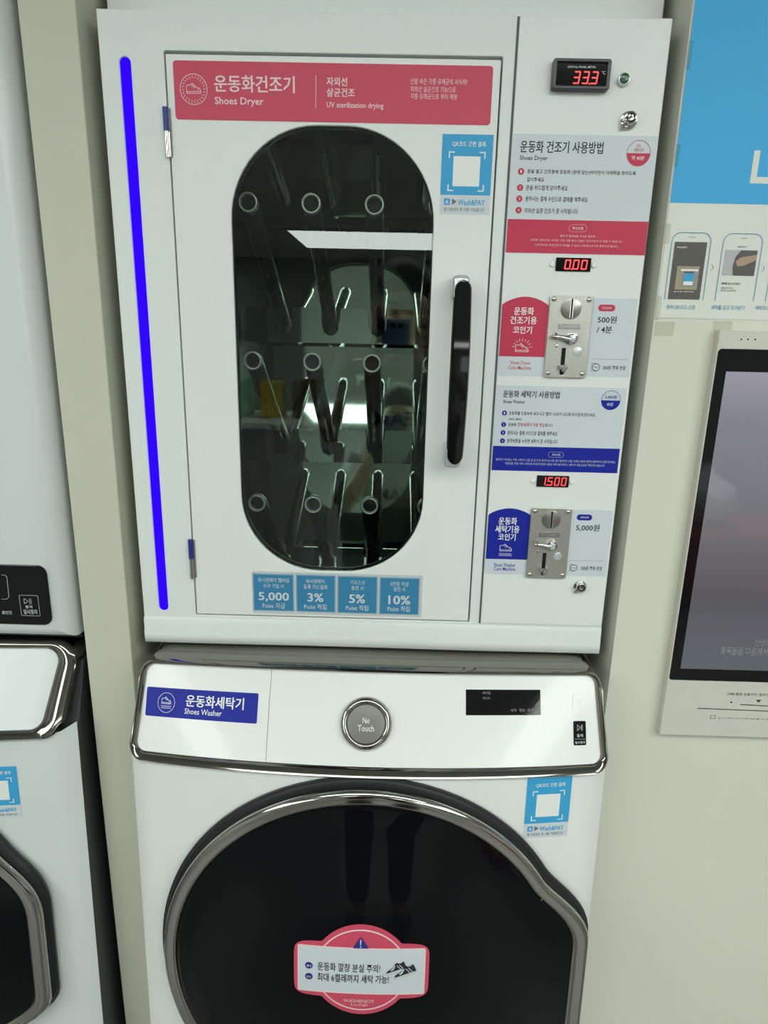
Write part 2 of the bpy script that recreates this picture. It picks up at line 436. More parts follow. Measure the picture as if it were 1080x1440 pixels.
# door leaf with its window
WIN = rrect(-.1908, .0700, T-.7110, T-.1215, .112, 14)
door = obj('door', bev_all(P(rrect(x0, x1, z0, z1, .0015, 2), [WIN], -.0012, .020), .0011, 2), 'panel', dry, 'white door leaf with rounded window cut-out')
obj('window_gasket', P(rrect(-.1925, .0717, T-.7127, T-.1198, .114, 14), [rrect(-.1893, .0685, T-.7095, T-.1230, .1105, 14)], .0045, .0125), 'rubber', door)
obj('window_glass', P(rrect(-.1925, .0717, T-.7127, T-.1198, .114, 14), [], .0015, .0045), 'pane', door, 'dark tinted glass window')
obj('door_seam', P(rrect(x0-.004, x1+.004, z0-.004, z1+.0065, .002, 2), [rrect(x0+.004, x1-.004, z0+.004, z1-.004, .002, 2)], .0155, .0178), 'seam', dry)
for za, zb in ((T-.1055, T-.1615), (T-.6660, T-.7265)):
    zm = za+(zb-za)*.48; X = -.2668
    hg = obj('hinge', tube(bmesh.new(), [(X, -.0045, zm), (X, -.0045, zb)], .0030, 14), 'chrome', dry, smooth=.6)
    obj('hinge_sleeve', tube(bmesh.new(), [(X, -.0045, za), (X, -.0045, zm)], .0034, 14), 'navy', hg, 'dark blue sleeve', smooth=.6)
    obj('hinge_leaf', B(X, X+.006, -.0030, .004, zb+.001, za-.001), 'chrome', hg)
# handle: two silver feet and a long black bowed grip
HX = .1085
def bow(t): return -.040-.012*math.sin(PI*t)
hz0, hz1 = T-.540, T-.300
hd = None
for zz in (hz1-.012, hz0+.012):
    f_ = B(HX-.0135, HX+.0085, -.040, -.0012, zz-.016, zz+.016, bev=.006, seg=3)
    if hd is None: hd = obj('door_handle', f_, 'silver', dry, 'long bowed handle with silver feet', smooth=.7)
    else: obj('handle_foot', f_, 'silver', hd, smooth=.7)
def lens_bar(inset, y_off, depth):
    bm = bmesh.new(); n = 30; R = []
    for i in range(n+1):
        t = (1-math.cos(PI*i/n))/2; z = hz0+.001+inset+(hz1-hz0-.002-2*inset)*t
        e = min(t, 1-t)*(hz1-hz0); c = math.sqrt(max(0, 1-(1-min(1, e/.011))**2)); hw = (.0112+.0014*math.sin(PI*t)-inset)*max(.08, c)
        y = bow(t)+y_off
        R.append([bm.verts.new((HX+dx*hw, y+dy*depth, z)) for dx, dy in ((-1, 1), (-1, .25), (-.86, -.10), (0, -.14), (.86, -.10), (1, .25), (1, 1))])
    for i in range(n):
        for k in range(7): bm.faces.new((R[i][k], R[i][(k+1) % 7], R[i+1][(k+1) % 7], R[i+1][k]))
    bm.faces.new(R[0]); bm.faces.new(R[-1][::-1]); bmesh.ops.recalc_face_normals(bm, faces=bm.faces); return bm
obj('chrome_edge', lens_bar(0, .004, .007), 'chrome', hd, smooth=.9)
obj('black_grip', lens_bar(.0010, -.0012, .007), 'blackgloss', hd, 'glossy black grip', smooth=.9)

# control column
cp = obj('control_panel', bev_all(P([(.1632, T-.7870), (.3436, T-.7870), (.3436, T-.0012), (.1632, T-.0012)], [], -.0022, .0), .0009, 2), 'panel', dry, 'white control column on the right')
obj('column_seam', B(.1604, .1632, -.0004, .001, T-.7880, T-.001), 'seam', dry)
F0 = const(-.0022)
# temperature meter
(mx0, mz1), (mx1, mz0) = (0.2050,1.7801), (0.2752,1.7463)
mx0, mx1, mz0, mz1 = .2052, .2745, T-.0805, T-.0475
bm = P(rrect(mx0, mx1, mz0, mz1, .003, 4), [rrect(mx0+.0045, mx1-.0045, mz0+.0045, mz1-.0040, .001, 2)], -.0130, -.0022)
mt = obj('temperature_meter', bev_all(bm, .0012, 2), 'greyblack', dry, 'dark grey digital thermometer')
obj('meter_face', B(mx0+.004, mx1-.004, -.0098, -.0022, mz0+.004, mz1-.0035), 'blackgloss', mt)
fl = Flat(); digits(fl, '33.3', (0.2308,1.7561)[0], (0.2628,1.7567)[0], (0.2293,1.7561)[1], (0.2280,1.7698)[1]); fl.build('red_digits', 'red_led', const(-.0098), .0003, mt)
fl = Flat(); fl.text('DIGITAL PANEL METER', (0.2229,1.7730), (0.2566,1.7752)); fl.text('°C', (0.2639,1.7667), (0.2686,1.7704)); fl.text('OUT', (0.2185,1.7521), (0.2242,1.7539)); fl.text('MODE', (0.2531,1.7520), (0.2613,1.7539))
fl.build('lettering', 'film', const(-.0098), .0003, mt)
# green button
bx, bz = (0.2935,1.7631); bx -= .001
b_ = obj('push_button', bev_all(cyl(bmesh.new(), bx, bz, .0072, -.0075, -.0022), .001), 'silver', dry, smooth=.6)
obj('button_cap', bev_all(cyl(bmesh.new(), bx, bz+.0003, .0056, -.0105, -.0070), .001), 'green', b_, 'green cap', smooth=.6)
# key locks
def lock(x, z, s, lab):
    l = obj('key_lock', bev_all(cyl(bmesh.new(), x, z, .0105*s, -.0052, -.0022), .001), 'chrome', dry, lab, smooth=.6)
    obj('lock_barrel', bev_all(cyl(bmesh.new(), x, z+.001, .0078*s, -.0125, -.005), .0012), 'chrome', l, smooth=.6)
    bm = lathe(bmesh.new(), x, z+.001, [(.0038*s, -.0127), (.0056*s, -.0127)], 24); obj('key_groove', bm, 'slot', l)
    obj('key_tab', B(x-.0008, x+.0008, -.0129, -.0126, z+.001, z+.0065*s), 'slot', l)
    obj('cam_lug', B(x-.0095*s, x-.004*s, -.0070, -.004, z-.0105*s, z-.004*s, bev=.001), 'chrome', l)
lock(.3040, T-.1105, 1.0, 'round chrome key lock near the top')
lock(.3050, T-.7235, .9, 'round chrome key lock near the bottom')

# --- instruction stickers on the column
def sheet(name, a, b, m, surf, off, parent, label=None, rings=1, thick=.0002):
    return Flat().rect(a, b, rings=rings).build(name, m, surf, off, parent, thick, label)
XA, XB = .1643, .3434
a1 = sheet('dryer_instructions', (XA, T-.2655), (XB, T-.1270), 'paleblue', F0, .0002, dry, 'pale blue and crimson sticker with drying instructions')
Flat().rect((XA, T-.2652), (XB, T-.2250)).build('red_band', 'crimson', F0, .0005, a1)
fl = Flat()
fl.text('운동화 건조기 사용방법', (0.1739,1.6819), (0.2767,1.6955), .022)
fl.text('Shoes Dryer', (0.1741,1.6721), (0.2091,1.6786), .012)
fl.text('문을 열고 건조봉에 운동화 (땅에 닿는)바닥면이 아래쪽을 향하도록', (0.1847,1.6576), (0.3205,1.6632), .016)
fl.text('걸어주세요', (0.1848,1.6487), (0.2067,1.6540), .016)
fl.text('문을 부드럽게 닫아주세요', (0.1846,1.6390), (0.2371,1.6451), .016)
fl.text('원하시는 결제 수단으로 결제를 해주세요', (0.1847,1.6261), (0.2635,1.6322), .016)
fl.text('자외선 살균 건조가 곧 시작됩니다', (0.1846,1.6122), (0.2525,1.6183), .016)
fl.build('dark_lettering', 'ink', F0, .0006, a1)
for q in ((0.1769,1.6604), (0.1771,1.6418), (0.1771,1.6289), (0.1771,1.6156)): Flat().poly(circ(*q, .0039, 20)).build('bullet_print', 'crimson', F0, .0007, a1)
fl = Flat()
bc = (0.3210,1.6836); R = .0148
fl.ring(circ(*bc, R, 40), circ(*bc, R-.0006, 40))
fl.poly([(bc[0]+R*math.cos(PI+PI*i/20), bc[1]+R*math.sin(PI+PI*i/20)) for i in range(21)])
fl.text('건조', (0.3177,1.6902), (0.3227,1.6936)); fl.text('권장시간', (0.3151,1.6853), (0.3270,1.6893))
fl.build('time_badge', 'crimson', F0, .0007, a1)
fl = Flat()
for c, q in zip('1234', ((0.1769,1.6604), (0.1771,1.6418), (0.1771,1.6289), (0.1771,1.6156))): fl.text(c, (q[0]-.0009, q[1]-.0018), (q[0]+.0009, q[1]+.0018))
fl.text('약 40분', (0.3129,1.6756), (0.3286,1.6807), .02)
fl.text('주의사항', (0.2472,1.5935), (0.2614,1.5973), .01)
pl0, pl1 = (0.2426,1.5911), (0.2658,1.6000); fl.ring(rrect(pl0[0], pl1[0], pl0[1], pl1[1], .0045), rrect(pl0[0]+.0003, pl1[0]-.0003, pl0[1]+.0003, pl1[1]-.0003, .0042))
for tx, xa, xb, ym in (('별도의 알림음을 기능은 없으며', (0.2328,1.5856)[0], (0.2773,1.5865)[0], (0.2552,1.5861)[1]), ('운동화, 캔버스화, 두꺼운 가죽 신발 등의 신발은 건조시간이 더 걸릴 수 있습니다', (0.1953,1.5792)[0], (0.3125,1.5815)[0], (0.2558,1.5806)[1]), ('기계 특성상 완전건조가 어려울 수 있으니 꺼내어 추가로 말려주면 됩니다', (0.2008,1.5734)[0], (0.3075,1.5755)[0], (0.2563,1.5748)[1])):
    fl.text(tx, (xa, ym-.0014), (xb, ym+.0014), 0)
fl.build('white_lettering', 'pinkwhite', F0, .0009, a1)

def led_display(x0, x1, z0, z1, s, dx0, dx1, lab):
    o = obj('price_display', B(x0, x1, -.0040, -.0022, z0, z1, bev=.0004), 'blackgloss', dry, lab)
    fl = Flat(); digits(fl, s, dx0, dx1, z0+.0022, z1-.0022, .10, .17); fl.build('red_digits', 'red_led', const(-.0040), .0002, o)
    for X in (x0-.0048, x1+.0042):
        zz = (z0+z1)/2
        obj('cap_screw', bev_all(cyl(bmesh.new(), X, zz, .0036, -.0052, -.0022, 16), .0012), 'white', o, smooth=.6)
led_display(.2300, .2752, T-.2866, T-.2700, '0.00', .2415, .2735, 'small black display reading 0.00 in red')
led_display(.2288, .2740, T-.5745, T-.5580, '1.500', .2345, .2730, 'small black display reading 1.500 in red')

def coin_set(zt, shift_x, lines, eng, m, price, fee, col, kind, tbl):
    """side stickers and the zinc coin mechanism; tbl gives every text's place"""
    L = sheet('coin_label', (XA, tbl['lo'][1]), (.2265, tbl['base'][1]), 'paleblue', F0, .0002, dry, kind+' label left of the coin mechanism')
    ax0, ax1 = XA, .2252; zb = tbl['base'][1]; zs = tbl['side'][1]; zt_ = tbl['top'][1]; pts = [(ax0, zb), (ax1, zb)]
    for i in range(15):
        t = i/14; pts.append((ax1+(ax0-ax1)*t, zs+(zt_-zs)*math.sin(PI*t)**.8))
    Flat().poly(pts).build('arched_print', m, F0, .0004, L, .0001)
    fl = Flat()
    for s, a, b in lines: fl.text(s, a, b, .022)
    cx, cz = tbl['icon']; shoe_icon(fl, cx, cz, .0085, .0006)
    if m == 'crimson': rays(fl, cx, cz-.001, .0105, .0135, 15, 165, 9, .0005)
    else: waves(fl, cx, cz-.0085, .0092, .0006, .0006); waves(fl, cx, cz-.0110, .0092, .0006, .0006)
    fl.build('white_lettering', 'white', F0, .0007, L)
    fl = Flat()
    for s, a, b in eng: fl.text(s, a, b, .014)
    fl.build('coloured_lettering', col, F0, .0005, L)
    Rr = sheet('price_label', (.2815, tbl['rlo'][1]), (.3414, tbl['rhi'][1]), 'paleblue', F0, .0002, dry, 'pale blue price label right of the coin mechanism')
    fl = Flat()
    for s, a, b, bd in price: fl.text(s, a, b, bd)
    cc = tbl['coin']; fl.ring(circ(*cc, .0052, 24), circ(*cc, .0043, 24)); fl.text('500', (cc[0]-.0024, cc[1]-.0009), (cc[0]+.0024, cc[1]+.0009), .03)
    fl.stroke([(cc[0]-.0058, cc[1]+.0052), (cc[0]-.0058, cc[1]-.0052)], .0005); fl.stroke([(cc[0]-.0058, cc[1]-.0052), (cc[0]+.0005, cc[1]-.0052)], .0005); fl.stroke([(cc[0]-.0058, cc[1]+.0052), (cc[0]-.001, cc[1]+.0052)], .0005)
    fl.stroke([tbl['r0'], tbl['r1']], .0003)
    fl.build('dark_lettering', 'ink', F0, .0005, Rr)
    p0, p1 = tbl['p0'], tbl['p1']
    Flat().poly(rrect(p0[0], p1[0], p0[1], p1[1], (p1[1]-p0[1])/2.01)).build('pill_print', m, F0, .0005, Rr)
    Flat().text(fee, (p0[0]+.005, p0[1]+.0028), (p1[0]-.005, p1[1]-.0028), .01).build('white_lettering', 'pinkwhite', F0, .0007, Rr)
coin_set(0, 0, [('운동화', (0.1805,1.4877), (0.2067,1.4977)), ('건조기용', (0.1762,1.4760), (0.2113,1.4860)), ('코인기', (0.1809,1.4638), (0.2058,1.4734))],
    [('Shoes Dryer', (0.1800,1.4222), (0.2073,1.4284)), ('Coin Machine', (0.1778,1.4168), (0.2089,1.4219))], 'crimson',
    [('500원', (0.2916,1.4797), (0.3164,1.4886), .022), ('/ 4분', (0.2916,1.4669), (0.3117,1.4759), .022), ('500원 주화 전용', (0.3050,1.4191), (0.3355,1.4249), .02)], '건조금액', 'redink', 'crimson arched shoe dryer coin',
    dict(lo=(0.1652,1.4084), base=(0.1928,1.4340), side=(0.1639,1.5004), top=(0.1927,1.5109), icon=(0.1943,1.4448), rlo=(0.3181,1.4099), rhi=(0.3107,1.5110), coin=(0.2957,1.4223), r0=(0.2883,1.4331), r1=(0.3379,1.4332), p0=(0.2906,1.4947), p1=(0.3129,1.5032)))
coin_set(0, 0, [('운동화', (0.1794,1.1981), (0.2057,1.2092)), ('세탁기용', (0.1754,1.1859), (0.2101,1.1971)), ('코인기', (0.1804,1.1744), (0.2054,1.1850))],
    [('Shoes Washer', (0.1767,1.1339), (0.2083,1.1397)), ('Coin Machine', (0.1771,1.1278), (0.2088,1.1334))], 'navy2',
    [('5,000원', (0.2909,1.1910), (0.3244,1.2017), .022), ('500원 주화 전용', (0.3041,1.1314), (0.3347,1.1383), .02)], '세탁금액', 'navy2', 'blue arched shoe washer coin',
    dict(lo=(0.1653,1.1220), base=(0.1935,1.1456), side=(0.1635,1.2126), top=(0.1892,1.2226), icon=(0.1923,1.1625), rlo=(0.3141,1.1226), rhi=(0.3122,1.2230), coin=(0.2934,1.1351), r0=(0.2864,1.1462), r1=(0.3359,1.1466), p0=(0.2904,1.2075), p1=(0.3123,1.2163)))

def coin_mech(x0, x1, z0, z1, lab):
    w_, h_ = x1-x0, z1-z0; X = lambda u: x0+u*w_; Zf = lambda v: z1-v*h_; y = -.0065
    slotb = rrect(X(.375), X(.465), Zf(.965), Zf(.635), .0006, 2)
    slott = rrect(X(.475), X(.515), Zf(.265), Zf(.03), .0004, 2)
    o = obj('coin_mechanism', bev_all(P(rrect(x0, x1, z0, z1, .003, 4), [slotb], y, -.0022), .0007, 2), 'zinc', dry, lab)
    obj('slot_well', B(X(.375), X(.465), -.0030, -.0024, Zf(.965), Zf(.635)), 'slot', o)
    for u, v in ((.09, .045), (.90, .045), (.09, .945), (.90, .945)):
        bm = lathe(bmesh.new(), X(u), Zf(v), [(.0034, y), (.0034, y-.001), (.0024, y-.0024), (0, y-.0029)], 18)
        obj('screw', bm, 'chrome', o, smooth=PI)
    cx, cz = X(.50), Zf(.155)
    dsk = obj('coin_entry', bev_all(cyl(bmesh.new(), cx, cz, .0132, y-.0030, y, 40), .001), 'zincdark', o, smooth=.5)
    obj('coin_slot', B(cx-.0011, cx+.0011, y-.0032, y-.0029, cz-.0122, cz+.0122), 'slot', dsk)
    bm = bmesh.new(); box(bm, cx+.0012, cx+.0020, y-.0040, y-.0029, cz-.012, cz+.012); box(bm, cx-.0020, cx-.0012, y-.0040, y-.0029, cz-.012, cz+.012)
    obj('slot_lip', bm, 'chrome', dsk)
    nm = obj('name_badge', B(X(.235), X(.75), y-.0008, y, Zf(.405), Zf(.342)), 'zincdark', o)
    Flat().text('CHAMJIN', (X(.27), Zf(.394)), (X(.71), Zf(.355)), .01).build('lettering', 'zinc', const(y-.0008), .0003, nm, .0002)
    # return lever
    bx, bz = X(.56), Zf(.515)
    lv = obj('return_lever', bev_all(cyl(bmesh.new(), bx, bz, .0080, y-.007, y, 28), .0015), 'chrome', o, smooth=.6)
    bm = tube(bmesh.new(), [(bx-.003, y-.005, bz-.001), (bx-.012, y-.006, bz+.001), (bx-.020, y-.007, bz+.002), (bx-.0255, y-.007, bz+.0018)], [.0050, .0034, .0032, .0020], 12)
    obj('lever_arm', bm, 'chrome', lv, smooth=.8)
    obj('lever_cap', bev_all(cyl(bmesh.new(), bx, bz, .0048, y-.0085, y-.0065, 24), .0008), 'silver', lv, smooth=.6)
    obj('lever_tip', tube(bmesh.new(), [(bx-.022, y-.007, bz+.002), (bx-.022, y-.010, bz+.006)], .0016, 10), 'chrome', lv, smooth=.8)
    obj('round_plug', bev_all(cyl(bmesh.new(), X(.74), Zf(.675), .0062, y-.0012, y, 28), .0005), 'silver', o, smooth=.6)
    obj('rivet', bev_all(cyl(bmesh.new(), X(.24), Zf(.61), .0019, y-.0015, y, 14), .0005), 'chrome', o, smooth=.6)
    sx = X(.42); bm = bmesh.new(); box(bm, sx-.0058, sx+.0058, y-.0065, y-.001, Zf(.895), Zf(.835), bev=.001); box(bm, sx-.0022, sx+.0035, y-.0085, y-.004, Zf(.92), Zf(.85), bev=.0008)
    obj('return_catch', bm, 'chrome', o)
coin_mech(.2258, .2824, T-.4222, T-.3165, 'zinc coin mechanism for the dryer')
coin_mech(.2240, .2822, T-.7108, T-.6045, 'zinc coin mechanism for the washer')

a2 = sheet('washer_instructions', (XA, T-.5525), (.3405, T-.4345), 'paleblue', F0, .0002, dry, 'pale blue and dark blue sticker with washing instructions')
Flat().rect((XA, T-.5525), (.3405, T-.5178)).build('blue_band', 'navy2', F0, .0005, a2)
fl = Flat()
fl.text('운동화 세탁기 사용방법', (0.1735,1.3793), (0.2503,1.3889), .022)
fl.text('Shoes Washer', (0.1740,1.3714), (0.2041,1.3761), .014)
fl.text("운동화를 드럼속에 넣으시고 '찰칵' 소리가 나도록 부드럽게 닫으세요", (0.1831,1.3556), (0.3013,1.3606), .016)
fl.text('(최대 6켤레)', (0.1833,1.3478), (0.2010,1.3514), .012)
fl.text('운동화', (0.1832,1.3399), (0.1945,1.3446), .016)
fl.text('됩니다', (0.2343,1.3404), (0.2444,1.3450), .016)
fl.text('원하시는 결제 수단으로 결제를 해주세요', (0.1831,1.3278), (0.2520,1.3339), .016)
fl.text('동작버튼을 누르면 세탁이 곧 시작됩니다', (0.1832,1.3168), (0.2532,1.3228), .016)
fl.build('dark_lettering', 'ink', F0, .0006, a2)
Flat().text('전용세제가 자동 투입', (0.1962,1.3399), (0.2334,1.3452), .016).build('red_lettering', 'redink', F0, .0006, a2)
fl = Flat(); BL = ((0.1770,1.3580), (0.1770,1.3422), (0.1768,1.3309), (0.1768,1.3195))
for q in BL: Flat().poly(circ(*q, .0034, 20)).build('bullet_print', 'navy2', F0, .0007, a2)
bc = (0.3204,1.3788); R = .0131
fl.ring(circ(*bc, R, 40), circ(*bc, R-.0006, 40)); fl.poly([(bc[0]+R*math.cos(PI+PI*i/20), bc[1]-.0003+R*math.sin(PI+PI*i/20)) for i in range(21)])
fl.text('5,000원', (0.3121,1.3804), (0.3281,1.3855), .022)
fl.build('price_badge', 'navy2', F0, .0007, a2)
fl = Flat()
for c, q in zip('1234', BL): fl.text(c, (q[0]-.0008, q[1]-.0016), (q[0]+.0008, q[1]+.0016))
fl.text('45분', (0.3155,1.3710), (0.3243,1.3755), .016)
fl.text('주의사항', (0.2472,1.2998), (0.2588,1.3033), .01)
pl0, pl1 = (0.2421,1.2978), (0.2632,1.3057); fl.ring(rrect(pl0[0], pl1[0], pl0[1], pl1[1], .0033), rrect(pl0[0]+.0003, pl1[0]-.0003, pl0[1]+.0003, pl1[1]-.0003, .0030))
zt, zb = (0.2521,1.2949)[1], (0.2524,1.2914)[1]
fl.text('물세탁이 되지않는 가죽, 스웨이드 신발, 굽 및 끈 등 장식이 된 신발, 털이 들어있는 신발, 오래된 신발은 접착이 떨어지거나 심한 변색되는', ((0.1695,1.2925)[0], zb), ((0.3362,1.2937)[0], zt), 0)
zt, zb = (0.2526,1.2896)[1], (0.2529,1.2861)[1]
fl.text('변형신발, 천연 가죽 소재와 물 온도에 민감한 신발은 세탁 불가하오니, 세탁 후 신발 손상은 책임지지 않습니다', ((0.1830,1.2874)[0], zb), ((0.3217,1.2882)[0], zt), 0)
fl.build('white_lettering', 'paleblue', F0, .0009, a2)

# --- red banner and stickers on the door
FD = const(-.0012)
bn = Flat().poly(rrect(-.2552, .1350, T-.1182, T-.0538, .004, 5)).build('dryer_banner', 'pink', FD, .0002, dry, .0003, 'rose red name banner across the door top')
fl = Flat()
fl.text('운동화건조기', (-0.2054,1.7429), (-0.1066,1.7613), .026)
fl.text('Shoes Dryer', (-0.2056,1.7269), (-0.1452,1.7375), .010)
fl.text('자외선', (-0.0674,1.7516), (-0.0422,1.7612), .022); fl.text('살균건조', (-0.0674,1.7400), (-0.0329,1.7494), .022)
fl.text('UV sterilization drying', (-0.0674,1.7263), (0.0028,1.7341), .012)
fl.stroke([(-0.0804,1.7625), (-0.0808,1.7270)], .0006)
cx, cz = (-0.2311,1.7452); fl.ring(circ(cx, cz, .0170, 48), circ(cx, cz, .0163, 48)); rays(fl, cx, cz, .0122, .0147, 0, 360, 24, .0006, .09); shoe_icon(fl, cx, cz, .0088, .0007)
fl.text('신발 속은 각종 유해균의 서식처!', (0.0350,1.7551), (0.1042,1.7616), .004)
fl.text('자외선 살균건조 기능으로', (0.0352,1.7467), (0.0907,1.7530), .004)
fl.text('각종 유해균으로 부터 해방', (0.0355,1.7389), (0.0929,1.7453), .004)
fl.build('white_lettering', 'pinkwhite', FD, .0007, bn)

def pay_sticker(parent, x0, x1, z0, z1, surf, lab):
    w_, h_ = x1-x0, z1-z0; X = lambda u: x0+u*w_; Zf = lambda v: z1-v*h_
    s = sheet('payment_sticker', (x0, z0), (x1, z1), 'paleblue', surf, .0003, parent, lab, rings=6)
    Flat().rect((x0, Zf(.755)), (x1, z1), rings=6).build('blue_print', 'sky', surf, .0007, s)
    fl = Flat()
    fl.text('QR코드 간편 결제', (X(.20), Zf(.155)), (X(.85), Zf(.085)), .014)
    for sx, sz, ux, uz in ((.15, .22, 1, 1), (.85, .22, -1, 1), (.15, .70, 1, -1), (.85, .70, -1, -1)):
        fl.stroke([(X(sx+.10*ux), Zf(sz)), (X(sx), Zf(sz)), (X(sx), Zf(sz+.07*uz))], w_*.022)
    fl.rect((X(.235), Zf(.645)), (X(.765), Zf(.27)), rings=4)
    fl.build('white_print', 'white', surf, .0010, s)
    fl = Flat(); fl.text('Wash&PAY', (X(.36), Zf(.885)), (X(.90), Zf(.81)), .018)
    fl.rect((X(.08), Zf(.885)), (X(.20), Zf(.80))); fl.build('blue_lettering', 'sky', surf, .0008, s)
    fl = Flat(); fl.poly([(X(.24), Zf(.885)), (X(.34), Zf(.84)), (X(.24), Zf(.80))]); fl.text('앱 다운로드 후 사용 가능합니다', (X(.08), Zf(.965)), (X(.90), Zf(.915)), .014)
    fl.build('dark_lettering', 'greyink', surf, .0008, s)
    Flat().text('A', (X(.105), Zf(.87)), (X(.175), Zf(.815)), .01).build('white_lettering', 'white', surf, .0011, s)
    return s
pay_sticker(dry, .0768, .1402, T-.2205, T-.1287, FD, 'sky blue payment sticker on the dryer door')

# four point cards in one clear sleeve
sl = Flat().poly(rrect(-.1795, .0740, T-.7805, T-.7135, .003, 4)).build('point_card_sleeve', 'film', FD, .0002, dry, .0003, 'row of four blue point cards in a clear sleeve')
cards = [((-0.1782,1.0828)[0], (-0.1168,1.0845)[0], T-.7765, T-.7168), ((-0.1139,1.0831)[0], (-0.0549,1.0848)[0], T-.7765, T-.7168), ((-0.0523,1.0833)[0], (0.0075,1.0850)[0], T-.7768, T-.7170), ((0.0103,1.0836)[0], (0.0700,1.0853)[0], T-.7770, T-.7175)]
rows = [[('워시앤페이 멤버십', (-0.1703,1.0998), (-0.1241,1.1068)), ('신규 가입 시', (-0.1623,1.0909), (-0.1320,1.0975)), ('5,000', (-0.1698,1.0686), (-0.1245,1.0840)), ('Point 지급', (-0.1643,1.0579), (-0.1305,1.0669))],
 [('워시앤페이', (-0.0987,1.0997), (-0.0717,1.1065)), ('등록 카드결제', (-0.1025,1.0904), (-0.0674,1.0978)), ('3%', (-0.0966,1.0704), (-0.0731,1.0843)), ('Point 적립', (-0.1019,1.0579), (-0.0683,1.0669))],
 [('키오스크', (-0.0328,1.0997), (-0.0116,1.1064)), ('충전 시', (-0.0313,1.0906), (-0.0135,1.0975)), ('5%', (-0.0346,1.0700), (-0.0110,1.0842)), ('Point 적립', (-0.0393,1.0578), (-0.0059,1.0668))],
 [('3만원 이상', (0.0262,1.0987), (0.0534,1.1061)), ('충전 시', (0.0312,1.0903), (0.0483,1.0975)), ('10%', (0.0240,1.0696), (0.0564,1.0840)), ('Point 적립', (0.0229,1.0581), (0.0561,1.0671))]]
for i, ((a, b, c, d), r) in enumerate(zip(cards, rows)):
    x_a, x_b = a, b
    cd = Flat()
    cd.rect((x_a, c), (x_b, d))
    fl = Flat(); fl.ring([(x_a+.0006, c+.0006), (x_b-.0006, c+.0006), (x_b-.0006, d-.0006), (x_a+.0006, d-.0006)], [(x_a+.0012, c+.0012), (x_b-.0012, c+.0012), (x_b-.0012, d-.0012), (x_a+.0012, d-.0012)])
    for k, (s, p, q) in enumerate(r): fl.text(s, p, q, .018 if k == 2 else .008)
    cd.build('point_card', 'steelblue', FD, .0006, sl, .0001); fl.build('lettering', 'paleblue', FD, .0010, sl)

